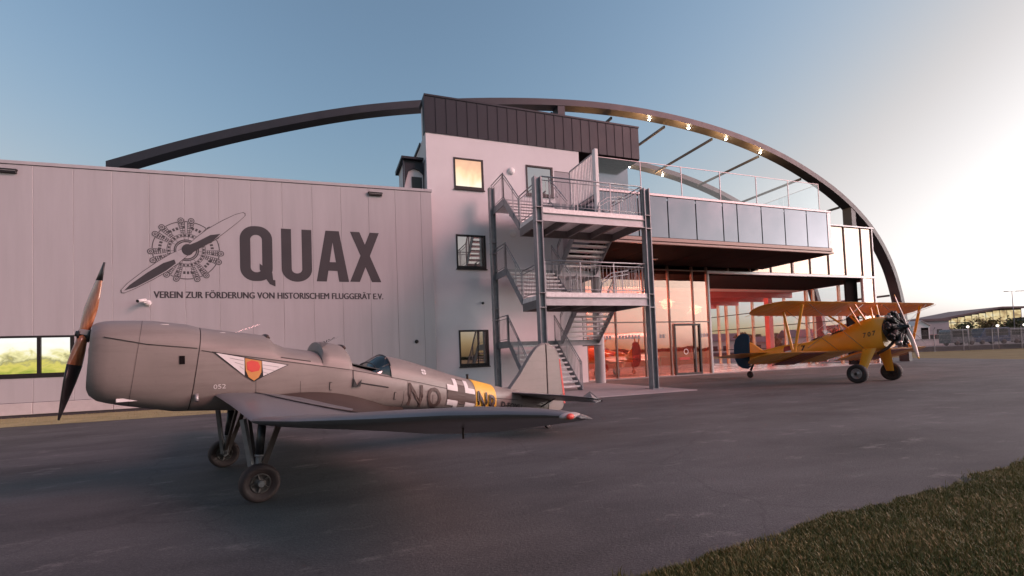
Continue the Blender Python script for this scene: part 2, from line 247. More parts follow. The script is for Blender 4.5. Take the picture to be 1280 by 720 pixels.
# ------------------------------------------------------------------ mesh helpers
class MB:
    def __init__(s): s.v = []; s.f = []; s.sm = []
    def add(s, vs, fs, smooth=False):
        o = len(s.v); s.v += [tuple(p) for p in vs]; s.f += [tuple(i+o for i in f) for f in fs]; s.sm += [smooth]*len(fs); return s
    def box(s, x0, x1, y0, y1, z0, z1):
        return s.add([(x0, y0, z0), (x1, y0, z0), (x1, y1, z0), (x0, y1, z0), (x0, y0, z1), (x1, y0, z1), (x1, y1, z1), (x0, y1, z1)],
                     [(0, 3, 2, 1), (4, 5, 6, 7), (0, 1, 5, 4), (1, 2, 6, 5), (2, 3, 7, 6), (3, 0, 4, 7)])
    def bbox(s, x0, x1, y0, y1, z0, z1, b=0.004):   # box with the front (-y) edges chamfered
        return s.add([(x0, y0+b, z0), (x1, y0+b, z0), (x1, y0+b, z1), (x0, y0+b, z1), (x0+b, y0, z0+b), (x1-b, y0, z0+b), (x1-b, y0, z1-b), (x0+b, y0, z1-b),
                      (x0, y1, z0), (x1, y1, z0), (x1, y1, z1), (x0, y1, z1)],
                     [(4, 5, 6, 7), (0, 1, 5, 4), (1, 2, 6, 5), (2, 3, 7, 6), (3, 0, 4, 7), (0, 8, 9, 1), (1, 9, 10, 2), (2, 10, 11, 3), (3, 11, 8, 0), (8, 11, 10, 9)])
    def bar(s, a, b, w, h=None, up=(0, 0, 1)):      # rectangular bar from a to b
        a = Vector(a); b = Vector(b); d = (b-a).normalized(); u = Vector(up)
        if abs(d.dot(u)) > 0.99: u = Vector((0, 1, 0))
        x = d.cross(u).normalized()*w/2; z = x.cross(d).normalized()*(h or w)/2
        vs = [a-x-z, a+x-z, a+x+z, a-x+z, b-x-z, b+x-z, b+x+z, b-x+z]
        return s.add(vs, [(0, 3, 2, 1), (4, 5, 6, 7), (0, 1, 5, 4), (1, 2, 6, 5), (2, 3, 7, 6), (3, 0, 4, 7)])
    def tube(s, path, r, n=8, caps=True):
        P = [Vector(p) for p in path]; rs = r if isinstance(r, (list, tuple)) else [r]*len(P); rings = []; o = []
        ref = Vector((0.123, 0.351, 0.9)).normalized()
        for i, p in enumerate(P):
            d = (P[min(i+1, len(P)-1)]-P[max(i-1, 0)]).normalized()
            if abs(d.dot(ref)) > 0.97: ref = Vector((0.9, 0.2, 0.1)).normalized()
            x = d.cross(ref).normalized(); y = x.cross(d).normalized()
            o += [p+(x*math.cos(2*math.pi*k/n)+y*math.sin(2*math.pi*k/n))*rs[i] for k in range(n)]
        fs = []
        for i in range(len(P)-1):
            for k in range(n):
                fs.append((i*n+k, i*n+(k+1) % n, (i+1)*n+(k+1) % n, (i+1)*n+k))
        s.add(o, fs, True)
        if caps:
            b = len(s.v)-len(o); s.f += [tuple(b+k for k in range(n))[::-1], tuple(b+len(o)-n+k for k in range(n))]; s.sm += [False, False]
        return s
    def lathe(s, c, axis, prof, n=24, smooth=True):   # prof: (along axis, radius)
        c = Vector(c); a = Vector(axis).normalized(); ref = Vector((0, 0, 1)) if abs(a.z) < 0.9 else Vector((1, 0, 0))
        x = a.cross(ref).normalized(); y = a.cross(x); o = []; fs = []
        for t, r in prof:
            o += [c+a*t+(x*math.cos(2*math.pi*k/n)+y*math.sin(2*math.pi*k/n))*r for k in range(n)]
        for i in range(len(prof)-1):
            for k in range(n):
                fs.append((i*n+k, i*n+(k+1) % n, (i+1)*n+(k+1) % n, (i+1)*n+k))
        return s.add(o, fs, smooth)
    def prism(s, pts, off):   # closed polygon (3D points) extruded by off
        n = len(pts); off = Vector(off); P = [Vector(p) for p in pts]
        s.add(P+[p+off for p in P], [tuple(range(n))[::-1], tuple(range(n, 2*n))]+[(i, (i+1) % n, n+(i+1) % n, n+i) for i in range(n)])
        return s
    def loft(s, rings, caps=True, closed=True):
        n = len(rings[0]); o = [p for r in rings for p in r]; fs = []
        for i in range(len(rings)-1):
            for k in range(n if closed else n-1):
                fs.append((i*n+k, i*n+(k+1) % n, (i+1)*n+(k+1) % n, (i+1)*n+k))
        s.add(o, fs, True)
        if caps:
            b = len(s.v)-len(o); s.f += [tuple(b+k for k in range(n))[::-1], tuple(b+len(o)-n+k for k in range(n))]; s.sm += [False, False]
        return s
    def sphere(s, c, r, n=12, m=8, sq=(1, 1, 1)):
        prof = []; c = Vector(c); o = []; fs = []
        for i in range(m+1):
            t = math.pi*i/m
            for k in range(n):
                a = 2*math.pi*k/n; o.append(c+Vector((math.sin(t)*math.cos(a)*sq[0], math.sin(t)*math.sin(a)*sq[1], math.cos(t)*sq[2]))*r)
        for i in range(m):
            for k in range(n):
                fs.append((i*n+k, i*n+(k+1) % n, (i+1)*n+(k+1) % n, (i+1)*n+k))
        return s.add(o, fs, True)
    def mesh(s, name, m, fix=True):
        me = bpy.data.meshes.new(name); me.from_pydata(s.v, [], s.f)
        me.polygons.foreach_set('use_smooth', s.sm)
        if fix:
            bm = bmesh.new(); bm.from_mesh(me); bmesh.ops.remove_doubles(bm, verts=bm.verts, dist=1e-5)
            bmesh.ops.recalc_face_normals(bm, faces=bm.faces); bm.to_mesh(me); bm.free()
        if m: me.materials.append(m)
        me.update(); return me
    def build(s, name, m, parent=None, loc=(0, 0, 0), stuff=False, autosmooth=None, fix=True):
        me = s.mesh(name, m, fix); return link(name, me, parent, loc, stuff, autosmooth)
def link(name, me, parent=None, loc=(0, 0, 0), stuff=False, autosmooth=None):
    o = bpy.data.objects.new(name, me); COL.objects.link(o); o.location = loc
    if parent: o.parent = parent
    if stuff: o['kind'] = 'stuff'
    if autosmooth:
        bm = bmesh.new(); bm.from_mesh(me)
        for e in bm.edges:
            if len(e.link_faces) == 2 and e.calc_face_angle(0) > R(autosmooth): e.smooth = False
        bm.to_mesh(me); bm.free()
    return o
def thing(name, label, cat, loc=(0, 0, 0), rz=0, group=None):
    o = bpy.data.objects.new(name, None); COL.objects.link(o); o.location = loc; o.rotation_euler = (0, 0, rz); o.empty_display_size = 0.3
    tag(o, label, cat, group); return o
def tag(o, label, cat, group=None):
    o['label'] = label; o['category'] = cat
    if group: o['group'] = group
    return o
def copy_tree(o, parent=None):
    c = o.copy(); COL.objects.link(c)
    if parent: c.parent = parent
    for ch in list(o.children): copy_tree(ch, c)
    return c
def struct(o): o['kind'] = 'structure'; return o
def text_mb(body, x0, x1, z0, z1, bold=0.0):   # text outline filled, fitted into a box, in the x-z plane
    cu = bpy.data.curves.new('t', 'FONT'); cu.body = body; cu.offset = bold; cu.resolution_u = 3
    o = bpy.data.objects.new('t', cu); COL.objects.link(o); dg = bpy.context.evaluated_depsgraph_get(); dg.update()
    me = bpy.data.meshes.new_from_object(o.evaluated_get(dg)); co = np.array([v.co[:] for v in me.vertices]); fs = [tuple(p.vertices) for p in me.polygons]
    bpy.data.objects.remove(o); bpy.data.curves.remove(cu); bpy.data.meshes.remove(me)
    mn = co.min(0); mx = co.max(0); q = (co-mn)/np.maximum(mx-mn, 1e-6)
    mb = MB(); mb.add([(x0+(x1-x0)*a[0], 0, z0+(z1-z0)*a[1]) for a in q], fs); return mb
def wall_holes(mb, x0, x1, z0, z1, y, holes, depth=0.18):
    xs = sorted({x0, x1, *[h[0] for h in holes], *[h[1] for h in holes]}); zs = sorted({z0, z1, *[h[2] for h in holes], *[h[3] for h in holes]})
    for i in range(len(xs)-1):
        for j in range(len(zs)-1):
            cx = (xs[i]+xs[i+1])/2; cz = (zs[j]+zs[j+1])/2
            if any(h[0] < cx < h[1] and h[2] < cz < h[3] for h in holes): continue
            mb.add([(xs[i], y, zs[j]), (xs[i+1], y, zs[j]), (xs[i+1], y, zs[j+1]), (xs[i], y, zs[j+1])], [(0, 1, 2, 3)])
    for a, b, c, d in holes:
        mb.add([(a, y, c), (b, y, c), (b, y, d), (a, y, d), (a, y+depth, c), (b, y+depth, c), (b, y+depth, d), (a, y+depth, d)],
               [(0, 4, 5, 1), (1, 5, 6, 2), (2, 6, 7, 3), (3, 7, 4, 0)])
    return mb
# ------------------------------------------------------------------ ground
WORLD_KIDS = set()
def wthing(name, label, cat, loc, group=None):      # a thing whose parts are written in world coordinates
    o = thing(name, label, cat, loc, 0, group); WORLD_KIDS.add(o.name); return o
_link = link
def link(name, me, parent=None, loc=(0, 0, 0), stuff=False, autosmooth=None):
    o = _link(name, me, parent, loc, stuff, autosmooth)
    if parent and parent.name in WORLD_KIDS: o.matrix_parent_inverse = Matrix.Translation(parent.location).inverted()
    return o
def sheet(name, pts, z, m):
    mb = MB(); mb.add([(x, y, z) for x, y in pts], [tuple(range(len(pts)))]); return struct(mb.build(name, m, fix=False))
g = MB(); g.box(-1500, 1500, -1500, 1500, -1.0, -0.012); struct(g.build('ground', M_verge))
sheet('asphalt_apron', [(-60, -3.2), (0, 2.0), (34, 5.0), (42.3, 17.2), (49.6, 30.1), (62, 52), (36, 52), (36, 21.2), (12, 21.2), (12, 20.2), (4.25, 20.2), (4.25, 16.6), (-60, 16.6)], 0.0, M_asph)
sheet('gravel_strip', [(-60, 16.6), (4.2, 16.6), (4.2, 19.86), (-60, 19.86)], 0.006, M_strip)
slab = MB(); slab.bbox(4.3, 11.95, 13.05, 20.19, -0.02, 0.025, 0.02); struct(slab.build('concrete_pavement', M_conc))
thr = MB(); thr.box(12.0, 34.9, 21.0, 21.19, -0.01, 0.05); struct(thr.build('threshold_kerb', M_conc))
bank = MB(); bank.add([(62, 15, -0.1), (200, -90, -0.1), (400, -90, 0.6), (400, 260, 0.6), (62, 130, 0.6), (74, 50, 0.6), (66, 24, 0.6)], [(0, 1, 2, 3, 4, 5, 6)])
sheet('far_road', [(74.2, 40.6), (84.2, 36.8), (120, 10), (400, -60), (400, 240), (70, 110)], 0.62, M_road)
bk = MB(); bk.prism([(72.5, 41.3, -0.1), (84.5, 36.2, -0.1), (125, 9, -0.1), (400, -62, -0.1), (400, 242, -0.1), (68, 112, -0.1)], (0, 0, 0.71)); struct(bk.build('bank', M_road))

# ------------------------------------------------------------------ hall with lettering
YH = 19.9
def ztop(x): return 8.42+0.0175*(x+10.1)
hall = wthing('aircraft_hall', 'long pale metal clad hall with dark engine emblem and big lettering', 'hall', (-8, 20, 0))
b = MB(); b.prism([(-20, YH+0.10, 0), (4.26, YH+0.10, 0), (4.26, YH+0.10, ztop(4.26)-0.05), (-20, YH+0.10, ztop(-20)-0.05)], (0, 45, 0)); b.build('wall', M_dark_base, hall)
WX0, WX1, WZ0, WZ1 = -13.63, -8.18, 1.30, 2.70
seams = [3.82-1.091*k for k in range(0, 23)]
edges = [4.30]+seams
for i in range(len(edges)-1):
    x1, x0 = edges[i]-0.003, edges[i+1]+0.003
    def pan(z0, z1a, z1b):
        mb = MB(); e = 0.008
        mb.add([(x0, YH+e, z0), (x1, YH+e, z0), (x1, YH+e, z1b), (x0, YH+e, z1a), (x0+e, YH, z0), (x1-e, YH, z0), (x1-e, YH, z1b), (x0+e, YH, z1a),
                (x0, YH+.09, z0), (x1, YH+.09, z0), (x1, YH+.09, z1b), (x0, YH+.09, z1a)],
               [(4, 5, 6, 7), (0, 1, 5, 4), (1, 2, 6, 5), (3, 0, 4, 7), (0, 8, 9, 1), (1, 9, 10, 2), (3, 11, 8, 0), (2, 10, 11, 3), (7, 6, 2, 3)])
        mb.build('wall_panel', M_panel, hall)
    if WX0-0.1 < x0 and x1 < WX1+0.1:
        pan(0.50, WZ0, WZ0); pan(WZ1, ztop(x0), ztop(x1))
    else: pan(0.50, ztop(x0), ztop(x1))
    if i % 2 == 1:
        p = MB(); p.bbox(edges[min(i+2, len(edges)-1)]+0.008, edges[i]-0.008 if i > 1 else 4.28, YH-0.035, YH+0.09, 0.10, 0.485, 0.01); p.build('plinth_block', M_plinth, hall)
p = MB(); p.box(-20, 4.27, YH+0.0, YH+0.09, 0.0, 0.10); p.build('base_rail', M_dark_base, hall)
c = MB(); c.prism([(-20, YH-0.03, ztop(-20)+0.02), (4.33, YH-0.03, ztop(4.33)+0.02), (4.33, YH-0.03, ztop(4.33)+0.13), (-20, YH-0.03, ztop(-20)+0.13)], (0, 0.35, 0)); c.build('coping', M_panel, hall)
c = MB(); c.prism([(-20, YH+0.005, ztop(-20)), (4.30, YH+0.005, ztop(4.3)), (4.30, YH+0.005, ztop(4.3)+0.02), (-20, YH+0.005, ztop(-20)+0.02)], (0, 0.08, 0)); c.build('coping_joint', M_frame, hall)
# ribbon window: dark frame, four lit panes
wf = MB(); fr = 0.10
wf.box(WX0, WX1, YH-0.015, YH+0.09, WZ0, WZ0+0.15); wf.box(WX0, WX1, YH-0.015, YH+0.09, WZ1-0.07, WZ1)
for x in [WX0+fr/2, -12.30, -10.75, -9.12, WX1-fr/2]: wf.box(x-fr/2, x+fr/2, YH-0.012, YH+0.09, WZ0+0.15, WZ1-0.07)
win = wf.build('window', M_frame, hall)
M_room = lit_room('lit_hall_room', [(0.22, (0.30, 0.36, 0.05)), (0.36, (0.70, 0.62, 0.14)), (0.43, (0.36, 0.34, 0.16)), (0.50, (0.86, 0.80, 0.40)), (0.58, (1.0, 0.97, 0.82)), (0.75, (1, 1, 0.97))], 0.46, 2.2, (1.0, 1.0, 1.6), (1.42, 2.6, 0.5), 8)
xs = [WX0+fr, -12.30, -10.75, -9.12, WX1-fr]
for i in range(4):
    q = MB(); q.box(xs[i]+0.04, xs[i+1]-0.04, YH+0.055, YH+0.075, WZ0+0.14, WZ1-0.06); o = q.build('pane', M_room, win)
# small fittings on the wall
for x in (-9.95, 1.93):
    zl = ztop(x)-0.22
    l = MB(); l.bbox(x-0.29, x+0.29, YH-0.10, YH, zl, zl+0.05); l.bbox(x-0.27, x+0.27, YH-0.085, YH, zl-0.085, zl-0.012)
    o = l.build('wall_light', M_frame, hall); l = MB(); l.box(x-0.26, x+0.26, YH-0.088, YH-0.078, zl-0.012, zl); l.build('light_strip', M_white, o)
cc = wthing('security_camera', 'small white security camera on the hall wall below the propeller emblem', 'camera', (-6.15, YH, 3.85))
q = MB(); q.lathe((-6.05, YH-0.001, 3.80), (0, -1, 0), [(0, 0.0), (0, 0.10), (0.05, 0.11), (0.10, 0.06), (0.10, 0)], 14); q.build('mount', M_white, cc)
q = MB(); q.tube([(-6.08, YH-0.07, 3.82), (-6.12, YH-0.18, 3.80), (-6.14, YH-0.20, 3.86)], 0.02); q.build('bracket', M_white, cc)
q = MB(); q.tube([(-6.10, YH-0.10, 3.90), (-6.24, YH-0.36, 3.83)], 0.055, 12); q.build('housing', M_white, cc)
q = MB(); q.tube([(-6.24, YH-0.36, 3.83), (-6.255, YH-0.39, 3.822)], 0.05, 12); q.build('lens', M_black, cc)
q = MB(); q.lathe((3.47, YH-0.02, 2.2), (0, -1, 0), [(-0.02, 0), (-0.02, 0.085), (0.03, 0.08), (0.04, 0)], 16); q.build('wall_vent', M_frame, hall)

# lettering, printed flat on the cladding
Yl = YH-0.004
def flat(mb, pts, y=Yl): mb.add([(x, y, z) for x, z in pts], [tuple(range(len(pts)))])
def rrect(cx, cz, hw, hh, r, n=8):
    o = []
    for sx, sz, a0 in ((1, 1, 0), (-1, 1, 90), (-1, -1, 180), (1, -1, 270)):
        for k in range(n+1):
            a = R(a0+90*k/n); o.append((cx+sx*(hw-r)+math.cos(a)*r, cz+sz*(hh-r)+math.sin(a)*r))
    return o
def ring(mb, A, B, y=Yl):
    n = len(A); mb.add([(x, y, z) for x, z in A]+[(x, y, z) for x, z in B], [(i, (i+1) % n, n+(i+1) % n, n+i) for i in range(n)])
letters = hall
q = MB(); ring(q, rrect(-2.565, 5.72, 0.56, 1.06, 0.50), rrect(-2.565, 5.72, 0.20, 0.72, 0.19)); flat(q, [(-2.46, 5.10), (-2.46, 5.34), (-2.02, 4.98), (-2.0, 4.72), (-1.92, 4.70), (-1.92, 4.46), (-2.12, 4.55)], Yl-0.002); q.build('letter', M_ink, letters)
q = MB(); A = [(-1.69, 6.74), (-1.69, 5.16)]+[(-1.69+0.55-0.55*math.cos(R(9*k)), 5.16-0.5*math.sin(R(9*k))) for k in range(1, 20)]+[(-0.59, 5.16), (-0.59, 6.74)]
B = [(-1.33, 6.74), (-1.33, 5.16)]+[(-1.33+0.19-0.19*math.cos(R(9*k)), 5.16-0.17*math.sin(R(9*k))) for k in range(1, 20)]+[(-0.95, 5.16), (-0.95, 6.74)]
n = len(A); q.add([(x, Yl, z) for x, z in A]+[(x, Yl, z) for x, z in B], [(i, i+1, n+i+1, n+i) for i in range(n-1)]); q.build('letter', M_ink, letters)
q = MB(); flat(q, [(-0.43, 4.69), (-0.05, 4.69), (0.20, 6.28), (0.20, 6.75), (-0.06, 6.75)]); flat(q, [(0.80, 4.69), (0.42, 4.69), (0.1995, 6.28), (0.1995, 6.75), (0.45, 6.75)], Yl-0.002); flat(q, [(-0.03, 5.13), (0.42, 5.13), (0.36, 5.48), (0.03, 5.48)], Yl-0.004); q.build('letter', M_ink, letters)
q = MB(); flat(q, [(0.88, 6.76), (1.25, 6.76), (2.08, 4.70), (1.70, 4.70)]); flat(q, [(1.66, 6.76), (2.03, 6.76), (1.22, 4.70), (0.84, 4.70)], Yl-0.002); q.build('letter', M_ink, letters)
tx = MB()
for k_, dx_ in enumerate((-0.012, -0.004, 0.004, 0.012)):
    t_ = text_mb('VEREIN ZUR FÖRDERUNG VON HISTORISCHEM FLUGGERÄT E.V.', -5.88+dx_, 2.13+dx_, 3.985, 4.28); tx.add([(x, -0.0008*k_, z+0.004*(k_ % 2)) for x, y, z in t_.v], t_.f)
tx.build('lettering', M_ink, letters, (0, Yl, 0))
# emblem: radial engine with propeller
EC = (-4.86, 5.75)
def pol(r, a): return (EC[0]+r*math.cos(a), EC[1]+r*math.sin(a))
def arc(mb, r0, r1, a0, a1, n=4, y=Yl):
    A = [pol(r0, a0+(a1-a0)*k/n) for k in range(n+1)]; B = [pol(r1, a0+(a1-a0)*k/n) for k in range(n+1)]
    mb.add([(x, y, z) for x, z in A+B], [(i, i+1, n+2+i, n+1+i) for i in range(n)])
q = MB(); q2 = MB(); T = 2*math.pi
arc(q, 1.045, 1.075, 0, T, 64); arc(q, 0.60, 0.62, 0, T, 48); arc(q, 0.50, 0.515, 0, T, 48); arc(q, 0.36, 0.40, 0, T, 40); arc(q, 0.30, 0.345, 0, T, 40)
arc(q2, 0.54, 0.59, 0, T, 48, Yl-0.001)
for k in range(7):
    for sgn in (-1, 1):
        a = R(90+51.43*k)+sgn*R(8.5)
        arc(q2, 0.64, 1.10, a-R(5.8), a+R(5.8), 2, Yl-0.001)
        arc(q, 0.40, 1.02, a-R(0.7), a+R(0.7), 1, Yl-0.003)
        for r in (0.66, 0.72, 0.80, 0.86, 0.93, 0.99): arc(q, r, r+0.028, a-R(5.6), a+R(5.6), 2, Yl-0.004)
        arc(q, 0.82, 0.90, a-R(5.2), a-R(1.6), 1, Yl-0.005)
        for s3 in (-1, 1): arc(q, 0.64, 1.06, a+s3*R(5.6)-R(0.5), a+s3*R(5.6)+R(0.5), 2, Yl-0.004)
        cx, cz = pol(1.11, a)
        n = 14; q2.add([(cx+0.095*math.cos(T*j/n), Yl-0.002, cz+0.095*math.sin(T*j/n)) for j in range(n)], [tuple(range(n))])
        for ra, rb in ((0.075, 0.105), (0.02, 0.048)):
            q.add([(cx+r*math.cos(T*j/n), Yl-0.005, cz+r*math.sin(T*j/n)) for r in (ra, rb) for j in range(n)], [(j, (j+1) % n, n+(j+1) % n, n+j) for j in range(n)])
    for m_ in range(3):
        a = R(90+51.43*k+18+m_*8); arc(q, 0.78, 0.88, a, a+R(5), 1)
for k in range(28): arc(q, 0.525, 0.585, T*k/28, T*k/28+R(8), 1, Yl-0.003)
emb = q2.build('emblem', M_panel, hall); q.build('engine_print', M_ink2, emb)
# propeller print
def blade(pts, y, m, nm):
    mb = MB(); mb.add([(x, y, z) for x, z in pts], [tuple(range(len(pts)))]); return mb.build(nm, m, emb)
ax = Vector((0.785, 0.0, 0.619)); nx = Vector((-0.619, 0, 0.785)); O = Vector((EC[0]+0.04, 0, EC[1]+0.0))
def bl(ts): return [((O+ax*t+nx*s).x, (O+ax*t+nx*s).z) for t, s in ts]
up = [(0.05, 0.13), (0.5, 0.20), (1.0, 0.24), (1.6, 0.21), (2.1, 0.15), (2.36, 0.07), (2.40, 0.0), (2.34, -0.07), (2.0, -0.12), (1.4, -0.17), (0.9, -0.20), (0.5, -0.17), (0.05, -0.13)]
lo = [(-0.05, 0.13), (-0.5, 0.20), (-1.0, 0.22), (-1.6, 0.20), (-2.2, 0.15), (-2.50, 0.08), (-2.55, 0.0), (-2.48, -0.06), (-2.1, -0.13), (-1.5, -0.19), (-1.0, -0.22), (-0.5, -0.19), (-0.05, -0.13)]
def grow(L, k): return [(t*(1+k*0.3), s*(1+k*2.2)+(0.0)) for t, s in L]
blade(bl(grow(up, 0.045)), Yl-0.008, M_ink2, 'blade_outline'); blade(bl(up), Yl-0.010, M_panel, 'blade_print')
blade(bl(grow(lo, 0.045)), Yl-0.008, M_ink2, 'blade_outline'); blade(bl(lo), Yl-0.010, M_panel, 'blade_print')
blade(bl([(0.0, 0.16), (0.45, 0.07), (0.95, 0.02), (1.25, -0.14), (0.9, -0.20), (0.5, -0.17), (0.0, -0.16)]), Yl-0.012, M_ink, 'blade_shade')
blade(bl([(-0.55, -0.02), (-0.9, 0.08), (-1.5, 0.10), (-2.2, 0.07), (-2.46, 0.01), (-2.1, -0.10), (-1.5, -0.16), (-1.0, -0.19), (-0.6, -0.16)]), Yl-0.012, M_ink, 'blade_shade')
mb = MB(); n = 24; mb.add([(O.x+0.19*math.cos(T*j/n), Yl-0.014, O.z+0.02+0.21*math.sin(T*j/n)) for j in range(n)], [tuple(range(n))]); mb.build('hub_print', M_ink, emb)
mb = MB(); mb.add([(O.x-0.10+r*math.cos(R(100+16*j)), Yl-0.016, O.z+r*math.sin(R(100+16*j))) for r in (0.20, 0.26) for j in range(11)], [(j, j+1, 12+j, 11+j) for j in range(10)]); mb.build('hub_shine', M_panel, emb)

# ------------------------------------------------------------------ white stair tower with zinc parapet
YT = 20.2
tower = wthing('office_tower', 'white rendered three storey tower block with dark zinc parapet and windows', 'building', (8, 21, 0))
H = [(5.43, 6.83, 9.06, 10.49), (5.42, 6.81, 5.43, 6.98), (5.40, 6.79, 1.04, 2.67), (8.96, 10.38, 9.04, 10.51), (10.46, 11.32, 8.02, 10.36)]
q = MB(); wall_holes(q, 4.2, 11.86, 0.0, 11.48, YT, H, 0.16)
q.add([(4.2, YT, 0), (4.2, 27, 0), (4.2, 27, 11.48), (4.2, YT, 11.48)], [(0, 3, 2, 1)]); q.add([(11.86, YT, 0), (11.86, 27, 0), (11.86, 27, 11.48), (11.86, YT, 11.48)], [(0, 1, 2, 3)])
q.add([(4.2, YT, 11.48), (11.86, YT, 11.48), (11.86, 27, 11.48), (4.2, 27, 11.48)], [(0, 1, 2, 3)]); q.add([(4.2, 27, 0), (11.86, 27, 0), (11.86, 27, 11.48), (4.2, 27, 11.48)], [(0, 1, 2, 3)])
q.build('wall', M_render, tower)
q = MB(); q.box(4.14, 4.20, YT+1.2, 27, 11.40, 11.53); q.box(4.14, 11.86, 26.9, 27.0, 11.485, 11.56); q.build('roof_edge', M_zinc, tower)
q = MB(); q.box(4.26, 15.46, YT+0.03, YT+1.15, 11.50, 13.12); q.build('parapet_core', M_render, tower)
q = MB(); q.box(4.17, 15.50, YT-0.06, YT+1.2, 13.12, 13.20); q.build('parapet_coping', M_zinc, tower)
x = 4.19; pw = (15.48-4.19)/23
for k in range(23):
    q = MB(); a = x+pw*k
    q.box(a+0.012, a+pw-0.012, YT-0.03, YT+0.029, 11.47, 13.119); q.box(a-0.009+(0.009 if k == 0 else 0), a+0.009, YT-0.05, YT+0.028, 11.465, 13.118); q.build('zinc_panel', M_zinc, tower)
q = MB(); q.box(4.155, 4.186, YT-0.05, YT+0.35, 11.47, 13.118); q.build('zinc_edge', M_zinc, tower)
q = MB(); q.box(11.87, 15.47, YT+0.0, YT+1.1, 11.42, 11.465); q.build('parapet_soffit', M_soffit, tower)
M_room2 = lit_room('lit_upper_room', [(0.36, (1.0, 0.90, 0.72)), (0.47, (1.0, 0.74, 0.44)), (0.56, (0.92, 0.55, 0.34)), (0.68, (0.80, 0.46, 0.30))], 0.50, 0.75, (1.2, 1, 1), (9.1, 10.5, 0.35), 3)
def window(h, pm, y0=YT, nm='window', frame=0.075, sill=0.13, parent=tower, bars=()):
    a, b_, c_, d = h; q = MB(); y0 = y0-0.02
    q.box(a, a+frame, y0, y0+0.09, c_, d); q.box(b_-frame*1.3, b_, y0, y0+0.09, c_, d); q.box(a+frame, b_-frame*1.3, y0+0.002, y0+0.09, d-frame, d); q.box(a+frame, b_-frame*1.3, y0+0.002, y0+0.09, c_, c_+sill)
    w_ = q.build(nm, M_frame, parent)
    q = MB(); q.box(a+frame-0.01, b_-frame*1.3+0.01, y0+0.05, y0+0.06, c_+sill-0.01, d-frame+0.01); q.build('pane', pm, w_)
    q = MB(); q.box(a-0.03, b_+0.03, y0-0.05, y0+0.02, c_-0.045, c_-0.003); q.build('sill', M_frame, w_)
    for xb in bars: q = MB(); q.box(xb-0.02, xb+0.02, y0+0.03, y0+0.07, c_+sill, d-frame); q.build('glazing_bar', M_frame, w_)
    return w_
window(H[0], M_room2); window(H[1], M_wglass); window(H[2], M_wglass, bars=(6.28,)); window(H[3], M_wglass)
q = MB(); q.bbox(10.47, 11.31, YT+0.02, YT+0.10, 8.03, 10.35, 0.01); dr = q.build('door', M_fargrey, tower); q = MB(); q.tube([(10.56, YT-0.03, 9.05), (10.56, YT-0.03, 9.25)], 0.018); q.build('handle', M_steel, dr)
q = MB(); q.box(5.6, 11.6, 20.5, 26.5, 0.1, 11.3); q.build('interior', M_soffit, tower)
for x, z, rr, m_ in ((8.21, 10.12, 0.17, M_white), (8.17, 7.16, 0.17, M_white), (10.08, 7.22, 0.12, M_black), (6.57, 3.88, 0.06, M_black)):
    q = MB(); q.lathe((x, YT, z), (0, -1, 0), [(0, rr), (0.05, rr), (0.09, rr*0.75), (0.10, 0)], 18); q.build('wall_lamp' if m_ is M_white else 'vent_cap', m_, tower)
# roof exit beside the tower
rx = wthing('roof_exit', 'small dark hooded box with dark window on the hall roof beside the tower', 'roof box', (3.65, 21.2, 8.3))
q = MB(); q.box(3.30, 4.13, 20.75, 22.4, 8.3, 10.40); q.build('body', M_render, rx)
q = MB(); q.prism([(3.16, 20.50, 10.34), (3.16, 22.6, 10.34), (3.16, 22.6, 10.52), (3.16, 20.50, 10.44)], (0.98, 0, 0)); q.build('roof', M_zinc, rx)
q = MB(); q.prism([(3.30, 20.66, 10.33), (4.13, 20.66, 10.33), (4.13, 20.66, 9.75), (3.95, 20.66, 9.92), (3.70, 20.66, 9.98), (3.48, 20.66, 9.85), (3.36, 20.66, 9.45), (3.30, 20.66, 9.2)], (0, 0.085, 0)); q.build('hood', M_zinc, rx)
q = MB(); q.box(3.62, 4.08, 20.72, 20.76, 8.5, 9.62); q.build('window', M_black, rx)
q = MB(); q.tube([(3.24, 20.62, 10.3), (3.24, 20.62, 8.45)], 0.03); q.build('downpipe', M_arch, rx)

# ------------------------------------------------------------------ external steel staircase
st = wthing('outdoor_staircase', 'galvanised steel outdoor staircase with landings and railings in front of the white tower', 'staircase', (9, 16.5, 0.03))
def hbeam(mb, x, y, z0, z1, w_=0.25, d=0.26, t=0.03):
    mb.box(x-w_/2, x-w_/2+t, y-d/2, y+d/2, z0, z1); mb.box(x+w_/2-t, x+w_/2, y-d/2, y+d/2, z0, z1); mb.box(x-w_/2+t, x+w_/2-t, y-t/2, y+t/2, z0, z1)
for x, y, zt in ((6.81, 14.5, 7.55), (11.27, 14.5, 7.52), (6.93, 19.5, 8.95)):
    q = MB(); hbeam(q, x, y, 0.045, zt); 
    for z in (3.02, 5.97): q.box(x-0.14, x+0.14, y-0.145, y+0.145, z, z+0.03); q.box(x-0.14, x+0.14, y-0.145, y+0.145, z+0.5, z+0.52)
    o = q.build('column', M_steel, st); q = MB(); q.box(x-0.24, x+0.24, y-0.24, y+0.24, 0.025, 0.045); q.build('base_plate', M_steel, o)
